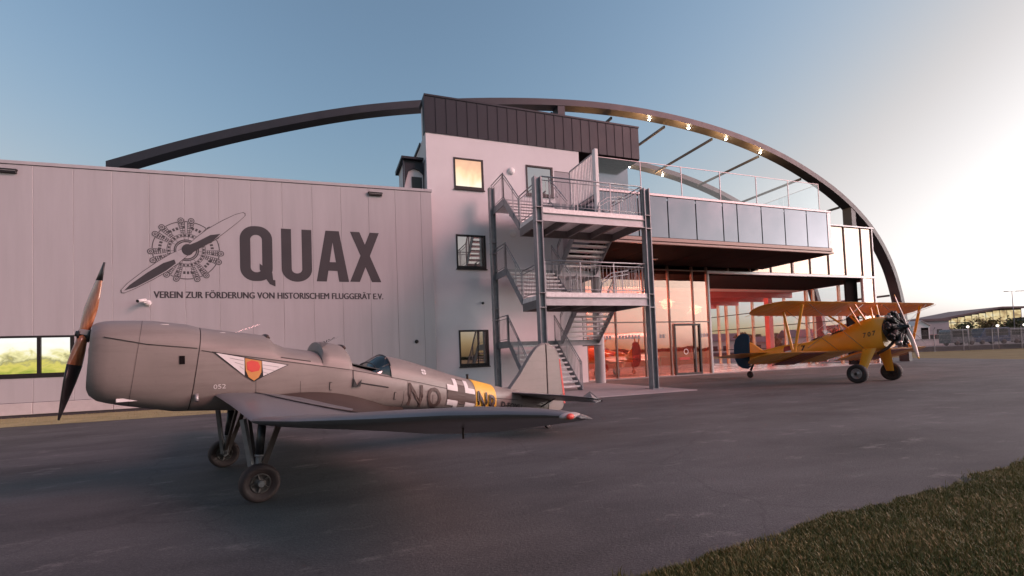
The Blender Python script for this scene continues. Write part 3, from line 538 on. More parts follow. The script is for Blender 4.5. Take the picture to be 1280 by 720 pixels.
def railing(path, h=1.1, nb=0.15, posts=True, mat_=M_steel, kick=0.10):
    P = [Vector(p) for p in path]; q = MB(); q.tube([p+Vector((0, 0, h)) for p in P], 0.024, 8); q.tube([p+Vector((0, 0, h-0.13)) for p in P], 0.015, 6); q.tube([p+Vector((0, 0, kick)) for p in P], 0.015, 6)
    hr = q.build('handrail', mat_, st); b_ = MB(); ps = MB()
    for i in range(len(P)-1):
        L = (P[i+1]-P[i]).length; n = max(1, int(L/nb))
        for k in range(n+1):
            p = P[i].lerp(P[i+1], k/n)
            if k in (0, n) or (posts and k % 9 == 0): ps.bar(p-Vector((0, 0, 0.12)), p+Vector((0, 0, h)), 0.045, 0.018)
            else: b_.bar(p+Vector((0, 0, kick)), p+Vector((0, 0, h-0.13)), 0.011)
    b_.build('balusters', mat_, hr, stuff=True); ps.build('railing_posts', mat_, hr, stuff=True)
def platform(x0, x1, y0, y1, z):
    q = MB(); q.bbox(x0, x1, y0, y1, z-0.16, z, 0.01); pl = q.build('platform', M_tread, st)
    q = MB(); q.box(x0-0.0, x1, y0+0.01, y0+0.03, z-0.46, z-0.161); q.box(x0, x1, y0-0.04, y0+0.009, z-0.46, z-0.44); q.box(x0, x1, y0-0.04, y0+0.009, z-0.185, z-0.164); q.build('fascia_beam', M_fascia, pl)
    q = MB(); q.box(x0, x0+0.03, y0+0.04, y1, z-0.46, z-0.161); q.box(x1-0.03, x1, y0+0.04, y1, z-0.46, z-0.161); q.box(x0+0.03, x1-0.03, y1-0.03, y1, z-0.46, z-0.161)
    for k in range(1, 4):
        xx = x0+(x1-x0)*k/4; q.box(xx-0.04, xx+0.04, y0+0.04, y1-0.03, z-0.40, z-0.161)
    q.build('floor_beams', M_strut, pl); return pl
def landing(z):
    q = MB(); q.bbox(6.98, 11.35, 18.1, 19.75, z-0.07, z, 0.01); pl = q.build('landing', M_tread, st)
    q = MB(); q.box(6.95, 6.98, 18.08, 19.75, z-0.26, z+0.03); q.box(6.98, 11.35, 18.07, 18.095, z-0.24, z-0.01); q.box(11.35, 11.38, 18.08, 19.75, z-0.26, z+0.03)
    for k in range(1, 5): xx = 6.98+4.37*k/5; q.box(xx-0.03, xx+0.03, 18.11, 19.7, z-0.20, z-0.072)
    q.build('landing_beams', M_steel, pl); return pl
tread_mesh = {}
def flight(x0, x1, ya, za, yb, zb, n, rails=(True, True), grip=True):   # from (ya, za) down or up to (yb, zb)
    for x in (x0-0.02, x1+0.02): q = MB(); q.bar((x, ya, za-0.10), (x, yb, zb-0.10), 0.03, 0.26); fl = q.build('stringer', M_steel, st)
    key = round(x1-x0, 3)
    if key not in tread_mesh:
        m = MB(); m.bbox(-key/2+0.005, key/2-0.005, -0.14, 0.14, -0.07, 0, 0.006); tread_mesh[key] = m.mesh('tread', M_tread)
    for k in range(1, n):
        link('tread', tread_mesh[key], fl, ((x0+x1)/2, ya+(yb-ya)*k/n, za+(zb-za)*k/n))
        fl.children[-1].matrix_parent_inverse = Matrix.Identity(4)
    for s_, x in zip(rails, (x0-0.04, x1+0.04)):
        if s_: railing([(x, ya, za), (x, yb, zb)], 1.08)
Z1, Z2 = 3.56, 6.47; L0, L1, L2 = 2.03, 5.06, 8.0
platform(6.97, 11.12, 14.42, 16.5, Z1); platform(6.97, 11.12, 14.42, 16.5, Z2)
for z in (L0, L1, L2): landing(z)
flight(7.0, 9.05, 18.1, L0, 15.95, 0.03, 11); flight(7.0, 9.05, 18.1, L1, 16.5, Z1, 8); flight(7.0, 9.05, 18.1, L2, 16.5, Z2, 8)
flight(9.42, 11.15, 18.1, L0, 16.5, Z1, 8); flight(9.42, 11.15, 18.1, L1, 16.5, Z2, 8)
for z in (L0, L1, L2):
    railing([(6.97, 19.6, z), (6.97, 18.1, z)])
    if z < 7: railing([(11.33, 19.6, z), (11.33, 18.1, z)])
for z in (Z1, Z2):
    railing([(6.98, 14.45, z), (11.1, 14.45, z)]); railing([(7.0, 16.45, z), (7.0, 14.5, z)]); railing([(11.08, 14.5, z), (11.08, 16.5, z)]) 
for z in (Z1, Z2):
    q = MB(); 
    for dz in (1.02, 0.88): q.tube([(9.45, 15.0, z+dz-1.0+0.1), (9.6, 15.05, z+dz-0.45), (10.1, 15.2, z+dz-0.15), (11.0, 15.4, z+dz)], 0.02)
    q.build('handrail', M_steel, st)
# privacy screen of vertical slats with its pale post
q = MB(); q.bbox(10.52, 10.68, 16.62, 16.80, 6.47, 9.92, 0.01); scr = q.build('screen_post', M_white, st)
q = MB(); q.box(10.58, 10.62, 16.8, 18.95, 9.80, 9.86); q.box(10.58, 10.62, 16.8, 18.95, 8.05, 8.10); q.build('screen_rail', M_steel, scr)
for k in range(16):
    q = MB(); y = 16.9+k*0.128; q.box(10.585, 10.615, y, y+0.07, 8.10, 9.80); q.build('slat', M_tread, scr)

# ------------------------------------------------------------------ glazed pavilion with terrace canopy
YF = 21.2
pav = wthing('glass_pavilion', 'glazed hangar front with open gate and projecting terrace in sunset reflections', 'pavilion', (22, 22, 0))
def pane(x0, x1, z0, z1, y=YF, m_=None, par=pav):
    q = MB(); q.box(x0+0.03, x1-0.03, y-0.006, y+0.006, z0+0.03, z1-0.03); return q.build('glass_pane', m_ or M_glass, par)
def vmul(x, z0, z1, w_=0.07, m_=None):
    q = MB(); q.box(x-w_/2, x+w_/2, YF-0.07, YF+0.10, z0, z1); return q.build('mullion', m_ or M_mull, pav)
lowx = [12.42, 14.22, 16.04, 17.72, 19.39, 20.45]
for i in range(5):
    a, c_ = lowx[i], lowx[i+1]
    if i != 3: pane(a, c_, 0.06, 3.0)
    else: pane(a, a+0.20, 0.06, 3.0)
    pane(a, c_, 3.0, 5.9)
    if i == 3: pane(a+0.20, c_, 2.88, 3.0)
for x in lowx: vmul(x, 0.05, 6.12)
q = MB()
for z in (0.03, 3.0, 5.9): q.box(12.42, 17.72 if z == 0.03 else 20.45, YF-0.065, YF+0.09, z-0.03, z+0.03)
q.build('transom', M_mull, pav)
upx = [20.45, 22.08, 23.77, 25.48, 27.30, 28.86, 30.54, 32.12, 33.76, 34.80]
for i in range(9):
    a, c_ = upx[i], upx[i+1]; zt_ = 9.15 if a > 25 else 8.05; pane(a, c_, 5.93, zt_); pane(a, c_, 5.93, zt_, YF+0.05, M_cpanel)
for x in upx[1:]: vmul(x, 5.93, 9.16 if x > 25 else 8.06, 0.042 if x != 27.30 else 0.12)
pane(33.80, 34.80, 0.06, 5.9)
vmul(33.72, 0.03, 5.78, 0.16, M_trim); vmul(20.52, 0.03, 5.78, 0.14, M_trim); vmul(34.84, 0.03, 9.16, 0.12, M_trim)
q = MB(); q.box(20.44, 34.92, YF-0.10, YF+0.12, 5.78, 5.92); q.build('gate_lintel', M_trim, pav)
q = MB(); q.box(24.66, 34.98, YF-0.12, YF+0.3, 9.17, 9.25); q.build('facade_coping', M_trim, pav)
# glass door
q = MB(); a, c_ = 17.93, 19.76
for x in (a+0.045, 19.33, c_-0.045): q.box(x-0.045, x+0.045, YF-0.10, YF+0.06, 0.03, 2.88)
q.box(a+0.09, c_-0.09, YF-0.098, YF+0.06, 2.78, 2.879); q.box(a+0.09, c_-0.09, YF-0.098, YF+0.06, 0.03, 0.16); dr = q.build('door', M_frame, pav)
for x0, x1 in ((a+0.09, 19.285), (19.375, c_-0.09)):
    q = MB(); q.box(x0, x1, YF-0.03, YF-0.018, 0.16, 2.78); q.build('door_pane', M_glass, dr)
q = MB(); q.tube([(19.2, YF-0.12, 0.9), (19.2, YF-0.12, 1.5)], 0.018); q.build('handle', M_steel, dr)
q = MB(); q.add([(18.72+r*math.cos(T*k/20), YF-0.032, 1.33+r*math.sin(T*k/20)) for r in (0.12, 0.16) for k in range(20)], [(k, (k+1) % 20, 20+(k+1) % 20, 20+k) for k in range(20)]); q.build('door_sticker', M_white, dr)
q = MB(); q.box(18.25, 18.95, YF-0.036, YF-0.032, 0.88, 1.02); q.build('door_sticker', M_vehred, dr)
q = MB()
for i in range(3):
    xx = lowx[i+0]+0.14
    while xx < lowx[i+1]-0.3:
        if rnd.random() < 0.85: q.box(xx, xx+0.15, YF-0.012, YF-0.008, 2.12, 2.32)
        xx += 0.2
xx = 19.82
while xx < 20.3: q.box(xx, xx+0.15, YF-0.012, YF-0.008, 2.12, 2.32); xx += 0.2
q.build('safety_markers', M_gauzegrey, pav, stuff=True)
# terrace canopy
YC, CX0, CX1 = 16.86, 10.78, 24.64
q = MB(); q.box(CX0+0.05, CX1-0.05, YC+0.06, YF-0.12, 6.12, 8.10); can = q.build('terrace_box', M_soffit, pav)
cs = [10.80, 12.74, 14.31, 15.88, 17.46, 18.34, 19.87, 21.40, 22.93, 24.42]
for i in range(9):
    q = MB(); q.bbox(cs[i]+0.028, cs[i+1]-0.028, YC+0.012, YC+0.05, 6.42, 8.24, 0.006); q.build('fascia_panel', M_cpanel, can)
q = MB(); q.bbox(24.40, CX1, YC-0.01, YC+0.055, 6.40, 8.26, 0.008); q.build('corner_post', M_trim, can)
q = MB(); q.bbox(CX0, CX1+0.03, YC-0.03, YC+0.2, 8.25, 8.36, 0.01); q.build('parapet_rail', M_trim, can)
q = MB(); q.bbox(CX0, CX1+0.05, YC-0.05, YC+0.055, 6.10, 6.20, 0.008); q.bbox(CX0, CX1+0.02, YC-0.02, YC+0.055, 6.24, 6.40, 0.008); q.build('bottom_flange', M_mull, can)
for i in range(9):
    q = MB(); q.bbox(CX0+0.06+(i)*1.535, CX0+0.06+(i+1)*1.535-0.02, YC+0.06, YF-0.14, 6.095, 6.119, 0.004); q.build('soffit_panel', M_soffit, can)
q = MB(); q.lathe((15.6, 19.5, 6.09), (0, 0, -1), [(0, 0.14), (0.04, 0.14), (0.05, 0.10), (0.05, 0)], 16); q.build('downlight', M_trim, can)
for x0, x1 in ((CX1, CX1+0.03), (CX0, CX0+0.03)):
    q = MB(); q.box(x0-0.005, x1-0.005, YC+0.06, YF-0.13, 6.22, 8.24); q.build('side_panel', M_cpanel, can)
q = MB(); q.box(11.9, 15.45, 21.22, 21.26, 8.1, 11.41); q.build('roof_lounge_glass', M_cpanel, pav)
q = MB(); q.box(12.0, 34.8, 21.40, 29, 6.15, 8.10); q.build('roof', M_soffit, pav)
# round concrete column below the terrace
q = MB(); q.lathe((11.95, 19.25, 0.025), (0, 0, 1), [(0, 0.24), (6.07, 0.24)], 24); q.build('round_column', M_col, pav)
q = MB(); q.bbox(12.00, 12.30, 20.95, 21.12, 0.02, 6.09, 0.01); q.build('pale_post', M_white, pav)
# glass balustrade on the terrace
bal = wthing('glass_balustrade', 'clear glass balustrade along the terrace roof edge above the canopy', 'balustrade', (17.5, 17.0, 8.36))
gx = [10.74, 12.99, 15.20, 17.45, 19.71, 21.84, 24.0]
for i in range(6):
    q = MB(); q.box(gx[i]+0.02, gx[i+1]-0.02, 16.93, 16.945, 8.32, 9.72); q.build('glass_pane', M_clear, bal)
for i, x in enumerate(gx): q = MB(); q.box(x-0.012, x+0.012, 16.92, 16.96, 8.3, 9.73); q.build('clamp_post', M_trim, bal)
q = MB(); q.box(10.74, 24.0, 16.922, 16.952, 9.725, 9.745); q.build('top_rail', M_trim, bal)
for y0, y1 in ((16.97, 18.9), (18.94, 20.9)):
    q = MB(); q.box(23.99, 24.005, y0, y1, 8.3, 9.72); q.build('glass_pane', M_clear, bal)
q = MB(); q.box(23.985, 24.01, 16.965, 20.9, 9.725, 9.742); q.build('top_rail', M_trim, bal)
# interior of the hangar seen through the gate and the glass
q = MB(); q.box(12.05, 34.75, 21.3, 37.0, -0.05, 0.03); struct(q.build('hall_floor', M_floor))
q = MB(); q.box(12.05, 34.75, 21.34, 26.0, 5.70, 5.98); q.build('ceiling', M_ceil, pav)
q = MB(); q.box(12.05, 34.75, 26.0, 37.0, 5.66, 5.98); q.build('ceiling', M_inter, pav)
q = MB(); q.box(12.05, 34.75, 37.0, 37.2, 0.02, 6.0); q.build('rear_wall', M_redwall, pav)
q = MB(); q.box(11.9, 12.04, 21.3, 37.2, 0.02, 6.0); q.build('side_wall', M_inter, pav)
for k in range(4):
    q = MB(); y = 27.2+k*2.6; q.box(12.05, 34.7, y-0.1, y+0.1, 5.25, 5.658); q.build('roof_beam', M_redwall, pav)
ry = [21.35, 23.57, 25.5, 26.05, 27.94, 29.19, 31.0, 32.62, 33.89, 34.84, 36.9]
for i, y in enumerate(ry):
    w_ = 0.16 if i in (0, 3, 5, 8) else 0.09
    q = MB(); q.box(34.70, 34.95, y-w_/2, y+w_/2, 0.02, 5.70); q.build('side_mullion', M_wood, pav)
for i in range(len(ry)-1):
    q = MB(); q.box(34.82, 34.832, ry[i]+0.06, ry[i+1]-0.06, 0.1, 5.6); q.build('glass_pane', M_clear, pav)
q = MB()
for z in (1.3, 3.15, 4.45): q.box(34.76, 34.86, 21.4, 36.9, z-0.03, z+0.03)
q.build('side_transom', M_frame, pav)
q = MB(); q.box(34.68, 34.98, 21.3, 37.0, 5.70, 6.0); q.build('eaves_beam', M_redwall, pav)
q = MB(); q.bbox(32.50, 33.62, 21.5, 21.62, 0.03, 5.68); q.build('gate_leaf', M_soffit, pav)
for x, y in ((33.4, 35.0), (33.6, 28.4)):
    q = MB(); q.box(x-0.2, x+0.2, y-0.2, y+0.2, 0.03, 5.66); q.build('hall_column', M_redwall, pav)
for x, y in ((14, 25), (14, 32), (19, 25), (19, 32), (24.5, 29.5), (30.5, 33.0)):
    tb = MB(); tb.tube([(x-0.7, y, 5.18), (x+0.7, y, 5.18)], 0.04); o = tb.build('ceiling_light', M_redlamp, pav)
    ld = bpy.data.lights.new('hall_lamp', 'POINT'); lo_ = bpy.data.objects.new('hall_lamp', ld); COL.objects.link(lo_); lo_.parent = pav; lo_.matrix_parent_inverse = Matrix.Translation(pav.location).inverted()
    lo_.location = (x, y, 5.0); ld.energy = 620 if x < 20 else 90; ld.color = (1.0, 0.40, 0.30); ld.shadow_soft_size = 0.4
pd = wthing('pendant_lamp', 'white pendant lamp hanging inside the open hangar gate on the left', 'lamp', (27.4, 30.2, 4.6))
q = MB(); q.lathe((27.4, 30.2, 4.3), (0, 0, 1), [(0.0, 0.34), (0.12, 0.30), (0.30, 0.12), (0.36, 0.05)], 16); q.build('shade', M_white, pd); q = MB(); q.tube([(27.4, 30.2, 4.65), (27.4, 30.2, 5.66)], 0.015); q.build('cord', M_black, pd)

# ------------------------------------------------------------------ steel arch over everything
arch = wthing('steel_arch_frame', 'huge dark steel twin arch spanning the buildings with warm spotlights', 'arch', (15, 25, 0))
AP = [(-8.03, 9.6), (-5.69, 10.72), (-4.26, 11.29), (-1.67, 12.25), (0.51, 12.97), (1.78, 13.36), (4.42, 13.99), (7.48, 14.6), (11.94, 15.22), (14.44, 15.45), (18.23, 15.56), (22.38, 15.3), (26.31, 14.67), (29.07, 13.94), (34.23, 12.05), (36.9, 9.97), (38.77, 7.44), (39.46, 5.04), (39.75, 2.5), (39.8, -0.05)]
def smooth_path(P, n=5):
    P = [Vector((x, 0, z)) for x, z in P]
    for it in range(3): P = [P[0]]+[(P[i-1]+P[i]*4+P[i+1])/6 for i in range(1, len(P)-1)]+[P[-1]]
    o = []
    for i in range(len(P)-1):
        p0, p1, p2, p3 = P[max(i-1, 0)], P[i], P[i+1], P[min(i+2, len(P)-1)]
        for k in range(n):
            t = k/n; o.append(0.5*((2*p1)+(p2-p0)*t+(2*p0-5*p1+4*p2-p3)*t*t+(3*p1-p0-3*p2+p3)*t**3))
    return o+[P[-1]]
AC = smooth_path(AP)
def arch_z(x):
    for i in range(len(AC)-1):
        if AC[i].x <= x <= AC[i+1].x: t = (x-AC[i].x)/(AC[i+1].x-AC[i].x); return AC[i].z*(1-t)+AC[i+1].z*t
    return 0
def add_arch(y0, d=0.64, th=0.34, i0=0):
    rings = []
    for i, p in enumerate(AC):
        if i < i0: continue
        t = (AC[min(i+1, len(AC)-1)]-AC[max(i-1, 0)]).normalized(); n_ = Vector((-t.z, 0, t.x))
        if n_.z < 0 and i < 5: n_ = -n_
        a = p; b_ = p-n_*th
        if i == 0: b_ = Vector((a.x, 0, a.z-0.6))
        rings.append([(a.x, y0, a.z), (b_.x, y0, b_.z), (b_.x, y0+d, b_.z), (a.x, y0+d, a.z)])
    q = MB(); q.loft(rings); q.sm = [False]*len(q.sm); return q.build('arch_rib', M_arch, arch)
add_arch(22.0); add_arch(28.0, i0=next(i for i, p in enumerate(AC) if p.x > 12))
for x in (11.72, 15.53, 19.24, 22.86, 26.69, 30.42, 34.02):
    z = arch_z(x)-0.48; q = MB(); q.bar((x, 22.6, z), (x, 28.05, z), 0.10, 0.14); q.build('cross_beam', M_arch, arch)
for x, z in ((37.25, 9.0), (38.75, 4.85)): q = MB(); q.bar((x, 22.6, z), (x, 28.05, z), 0.10, 0.14); q.build('cross_beam', M_arch, arch)
for y in (22.0, 28.0):
    for x, z0 in ((34.55, 8.12), (12.0, 11.5)): q = MB(); q.box(x-0.21, x+0.21, y+0.02, y+0.62, z0, arch_z(x)-0.25); q.build('arch_post', M_arch, arch)
for y in (22.32, 28.32):
    for x in ([17.94, 20.8, 23.7, 26.53] if y < 25 else [20.8, 23.7, 17.94]):
        z = arch_z(x)-0.345; q = MB(); q.lathe((x, y, z), (0, 0, -1), [(-0.03, 0.07), (0.03, 0.07), (0.04, 0.055)], 14); sp = q.build('spotlight', M_black, arch)
        q = MB(); q.sphere((x, y, z-0.05), 0.065, 12, 8); q.build('lamp_bulb', M_warm, sp)
        ld = bpy.data.lights.new('arch_lamp', 'POINT'); lo_ = bpy.data.objects.new('arch_lamp', ld); COL.objects.link(lo_); lo_.parent = arch; lo_.matrix_parent_inverse = Matrix.Translation(arch.location).inverted()
        lo_.location = (x-0.35, y, z-0.85); ld.energy = 110; ld.color = (1.0, 0.48, 0.18); ld.shadow_soft_size = 0.05
#PART3
# ------------------------------------------------------------------ aircraft helpers (local axes: x = nose, y = left, z = up)
def interp(tab, x, j):    # tab sorted by descending x
    if x >= tab[0][0]: return tab[0][j]
    for a, b_ in zip(tab, tab[1:]):
        if a[0] >= x >= b_[0]:
            t = (a[0]-x)/max(1e-9, a[0]-b_[0]); return a[j]*(1-t)+b_[j]*t
    return tab[-1][j]
def sec_ring(x, zb, zt, hw, zc, n=28, eu=2.0, el=3.2):
    o = []
    for k in range(n):
        a = 2*math.pi*k/n; ca, sa = math.cos(a), math.sin(a); e = eu if sa >= 0 else el
        y = hw*math.copysign(abs(ca)**(2/e), ca); z = zc+((zt-zc) if sa >= 0 else (zc-zb))*math.copysign(abs(sa)**(2/e), sa); o.append((x, y, z))
    return o
def wing_loft(secs, n=10, dihedral_cap=True):   # secs: (y, xLE, zLE, chord, thick, incidence)
    rings = []
    for y, xl, zl, c, t, inc in secs:
        up = []; lo = []
        for k in range(n+1):
            u = (1-math.cos(math.pi*k/n))/2
            yt = t*2.6*(0.2969*math.sqrt(u)-0.126*u-0.3516*u*u+0.2843*u**3-0.1036*u**4)*0.75; cam_ = 0.12*t*4*u*(1-u)
            up.append((u*c, cam_+yt)); lo.append((u*c, cam_-yt))
        ring_ = up+lo[-2:0:-1]; ci, si = math.cos(inc), math.sin(inc)
        rings.append([(xl-(a*ci+b_*si), y, zl+(-a*si+b_*ci)) for a, b_ in ring_])
    q = MB(); q.loft(rings); return q
def conform(mb, surf, off, sub=1):     # put a flat x-z marking onto a curved side: y from surf(x, z)
    me = mb.mesh('marking', None, fix=False); bm = bmesh.new(); bm.from_mesh(me); bpy.data.meshes.remove(me)
    bmesh.ops.triangulate(bm, faces=bm.faces)
    for _ in range(sub): bmesh.ops.subdivide_edges(bm, edges=bm.edges, cuts=1, use_grid_fill=True)
    o = MB(); vs = [(v.co.x, surf(v.co.x, v.co.z)+off, v.co.z) for v in bm.verts]; fs = [tuple(v.index for v in f.verts) for f in bm.faces]
    bm.verts.index_update(); o.add(vs, fs); bm.free(); return o
def wheel(par, loc, axis, rad, wid, tm, hm, rimr=0.55, name='wheel'):
    w_ = bpy.data.objects.new(name, None); COL.objects.link(w_); w_.parent = par; w_.location = loc
    q = MB(); h2 = wid/2; q.lathe((0, 0, 0), axis, [(-h2*0.55, rad*rimr), (-h2*0.9, rad*0.72), (-h2, rad*0.85), (-h2*0.7, rad*0.97), (-h2*0.3, rad), (h2*0.3, rad), (h2*0.7, rad*0.97), (h2, rad*0.85), (h2*0.9, rad*0.72), (h2*0.55, rad*rimr)], 36); q.build('tyre', tm, w_)
    q = MB()
    for s_ in (-1, 1): q.lathe((0, 0, 0), axis, [(s_*h2*0.5, rad*rimr*1.02), (s_*h2*0.72, rad*rimr*0.95), (s_*h2*0.5, rad*rimr*0.80), (s_*h2*0.25, rad*0.3), (s_*h2*0.75, rad*0.22), (s_*h2*0.85, rad*0.12), (s_*h2*0.85, 0)], 28)
    rim = q.build('rim', hm, w_)
    q = MB(); a = Vector(axis)
    for k in range(5):
        t = T*k/5; d = Vector((math.cos(t), 0, math.sin(t)))
        for s_ in (-1, 1): q.bar(a*s_*h2*0.5+d*rad*0.15, a*s_*h2*0.62+d*rad*rimr*0.9, 0.03, 0.012)
    q.build('spokes', hm, w_, stuff=True); return w_

# ------------------------------------------------------------------ grey low-wing trainer in the foreground
kl = thing('grey_aeroplane', 'grey low wing vintage warplane with wooden propeller, cross and letters NQ NR', 'aeroplane', (-1.08, 6.56, 0), R(198.7))
zcT = [(1.42, 1.74), (1.27, 1.74), (0.89, 1.67), (0.47, 1.62), (0.3, 1.57), (-0.21, 1.48), (-1.28, 1.295), (-2.23, 1.085), (-3.7, 0.72), (-5.25, 0.52)]
zbT = [(1.40, 1.22), (1.37, 1.145), (1.30, 1.09), (1.03, 1.03), (0.57, 0.925), (0.40, 0.915), (0.0, 0.875), (-1.0, 0.80), (-2.0, 0.70), (-3.0, 0.585), (-4.18, 0.46), (-5.25, 0.36)]
ztT = [(1.40, 1.90), (1.37, 1.925), (1.30, 1.945), (1.1, 1.955), (0.88, 1.955), (0.57, 1.92), (0.42, 1.88), (0.0, 1.83), (-0.28, 1.795), (-0.33, 1.77), (-0.38, 1.70), (-0.52, 1.635), (-0.84, 1.585), (-0.98, 1.55), (-1.2, 1.46), (-1.41, 1.36), (-1.7, 1.27), (-2.23, 1.15), (-3.7, 0.80), (-5.25, 0.60)]
hwT = [(1.40, 0.30), (1.37, 0.345), (1.30, 0.385), (1.1, 0.41), (0.57, 0.44), (0.0, 0.45), (-1.4, 0.44), (-2.2, 0.39), (-3.7, 0.24), (-5.25, 0.055)]
def ksec(x, grow_=0.0):
    return (interp(zbT, x, 1)-grow_, interp(ztT, x, 1)+grow_, interp(hwT, x, 1)+grow_, interp(zcT, x, 1))
def kside(x, z, zt=None):        # half width of the left side at (x, z)
    zb, z1, hw, zc = ksec(x); z1 = zt or z1
    if z >= zc: return hw*math.sqrt(max(0.0, 1-min(1, (z-zc)/max(1e-4, z1-zc))**2))
    return hw*max(0.0, 1-min(1, (zc-z)/(zc-zb))**3.2)**(1/3.2)
xs_ = [1.37, 1.345, 1.28, 1.2, 1.05, 0.88, 0.7, 0.57, 0.445]
def lean(ring_, k=0.14): return [(x+k*(1.62-z), y, z) for x, y, z in ring_]
q = MB(); q.loft([lean(sec_ring(x, *ksec(x+0.03 if x > 1.25 else x), n=32), 0.14 if x < 1.1 else 0.08) for x in xs_]); q.build('cowling', M_kgrey, kl, autosmooth=50)
xs_ = [0.435, 0.3, 0.15, 0, -0.15, -0.28, -0.33, -0.38, -0.45, -0.52, -0.65, -0.84, -0.98, -1.1, -1.2, -1.41, -1.7, -2.0, -2.4, -2.8, -3.2, -3.7, -4.1, -4.5, -4.9, -5.25]
q = MB(); q.loft([lean(sec_ring(x, *ksec(x), n=32), 0.14*max(0, min(1, x/0.43))) for x in xs_]); fus = q.build('fuselage', M_kgrey, kl, autosmooth=50)
for x in (-0.12, -0.62, -2.05, -2.55, -4.0, -4.6):
    rg = sec_ring(x, *ksec(x, 0.0012), n=32, eu=2.0, el=3.2); q = MB(); q.tube(rg[17:32], 0.0022, 4, False); q.build('panel_seam', M_kline, kl)
for x in (0.98,): rg = lean(sec_ring(x, *ksec(x, 0.001), n=32), 0.14); q = MB(); q.tube(rg+rg[:1], 0.002, 4, False); q.build('panel_seam', M_kline, kl)
q = MB(); q.loft([lean(sec_ring(x, *ksec(x, -0.006), n=32)) for x in (0.449, 0.431)]); q.build('firewall_gap', M_kline, kl)
# raised decks
def deck(name, tab, m_, y_k=1.0, par=kl):
    rings = []
    for x, zt in tab:
        zb, z1, hw, zc = ksec(x); hw *= y_k; rings.append([(x, hw*math.cos(math.pi*k/14), zc-0.01+(zt-zc+0.01)*max(0, math.sin(math.pi*k/14))**0.85) for k in range(15)])
    q = MB(); q.loft(rings, closed=False, caps=False)
    for r in (rings[0], rings[-1]): q.add(r, [tuple(range(15))])
    return q.build(name, m_, par, autosmooth=50)
deck('cockpit_hood', [(-0.90, 1.60), (-0.93, 1.70), (-1.0, 1.705), (-1.12, 1.685), (-1.24, 1.655), (-1.275, 1.61), (-1.285, 1.57)], M_kgrey, 1.005)
deck('headrest_fairing', [(-1.86, 1.485), (-1.9, 1.49), (-2.0, 1.472), (-2.2, 1.425), (-2.42, 1.36), (-2.7, 1.27), (-2.99, 1.175), (-3.4, 1.06), (-3.9, 0.925), (-4.5, 0.79)], M_kgrey, 1.005)
q = MB(); q.prism([(-1.30, 0.36, 1.385), (-1.30, -0.36, 1.385), (-1.86, -0.34, 1.255), (-1.86, 0.34, 1.255)], (0, 0, 0.012)); q.build('cockpit', M_black, kl)
wsr = []
for x, zt, k_ in ((-1.56, 1.255, 0.85), (-1.66, 1.40, 0.86), (-1.78, 1.48, 0.86), (-1.87, 1.50, 0.92)):
    zb, z1, hw, zc = ksec(x); wsr.append([(x, hw*k_*math.cos(math.pi*k/12), zc+(zt-zc)*max(0, math.sin(math.pi*k/12))**0.7) for k in range(13)])
q = MB(); q.loft(wsr, closed=False, caps=False); ws = q.build('windscreen', M_screen, kl)
q = MB(); q.tube([wsr[3][k] for k in range(13)], 0.014, 6, False); q.tube([wsr[1][k] for k in range(13)], 0.008, 6, False); q.tube([wsr[3][6], wsr[0][6]], 0.008, 6); q.tube([wsr[3][2], wsr[0][2]], 0.008, 6); q.build('screen_frame', M_black, ws)
q = MB(); q.prism([(-1.78, 0.28, 1.20), (-1.78, -0.28, 1.20), (-1.845, -0.24, 1.46), (-1.845, 0.24, 1.46)], (-0.03, 0, 0)); q.build('seat_back', M_black, kl)
for x, z in ((-0.31, 1.775), (-1.27, 1.63)):
    q = MB(); q.tube([(x, 0.16*math.cos(math.pi*k/8)*1.2, z-0.03+0.04*math.sin(math.pi*k/8)) for k in range(9)], 0.025, 8); q.build('edge_pad', M_kcode, kl)
for x, z in ((0.05, 1.86), (-1.0, 1.72)):
    q = MB(); q.prism([(x, 0.22, z-0.05), (x, -0.22, z-0.05), (x-0.28, -0.16, z+0.06), (x-0.28, 0.16, z+0.06)], (0.004, 0, 0.004)); q.build('windshield', M_clear, kl)
q = MB(); q.prism([(-0.94, 0.30, 1.62), (-0.94, 0.18, 1.69), (-1.02, 0.28, 1.67)], (0, 0.012, 0)); q.build('hood_flap', M_kbelly, kl)
# seams and lines
def side_line(tab, off=0.004, w_=0.010, m_=M_kline, nm='seam', sides=(1, -1)):
    for s_ in sides:
        q = MB(); L_ = []
        for i in range(len(tab)-1):
            for k in range(7):
                t = k/6; L_.append((tab[i][0]*(1-t)+tab[i+1][0]*t, tab[i][1]*(1-t)+tab[i+1][1]*t))
        q.tube([(x, s_*(kside(x, z)+off), z) for x, z in L_], w_/2, 5, False); q.build(nm, m_, kl)
side_line([(1.25, 1.755), (0.9, 1.675), (0.46, 1.625)]); side_line([(0.42, 1.60), (0.3, 1.575), (-0.21, 1.49), (-1.28, 1.305), (-2.23, 1.092), (-3.7, 0.73), (-4.4, 0.63)], w_=0.008)
side_line([(-1.29, 1.30), (-1.30, 1.08)], w_=0.008); side_line([(-1.38, 1.13), (-1.80, 1.04)], w_=0.02); side_line([(-0.4, 1.5), (-0.75, 1.44)], w_=0.012)
for x0, z0 in ((-0.98, 1.06), (-1.9, 0.86)): side_line([(x0-0.03, z0+0.10), (x0, z0+0.10), (x0, z0), (x0-0.03, z0)], w_=0.008, nm='step_bracket')
q = MB(); q.prism([(-1.28, 0.447, 1.08), (-1.29, 0.447, 1.20), (-1.34, 0.447, 1.09), (-1.40, 0.447, 1.17), (-1.38, 0.447, 1.08)], (0, 0.012, 0)); q.build('door_latch', M_black, kl)
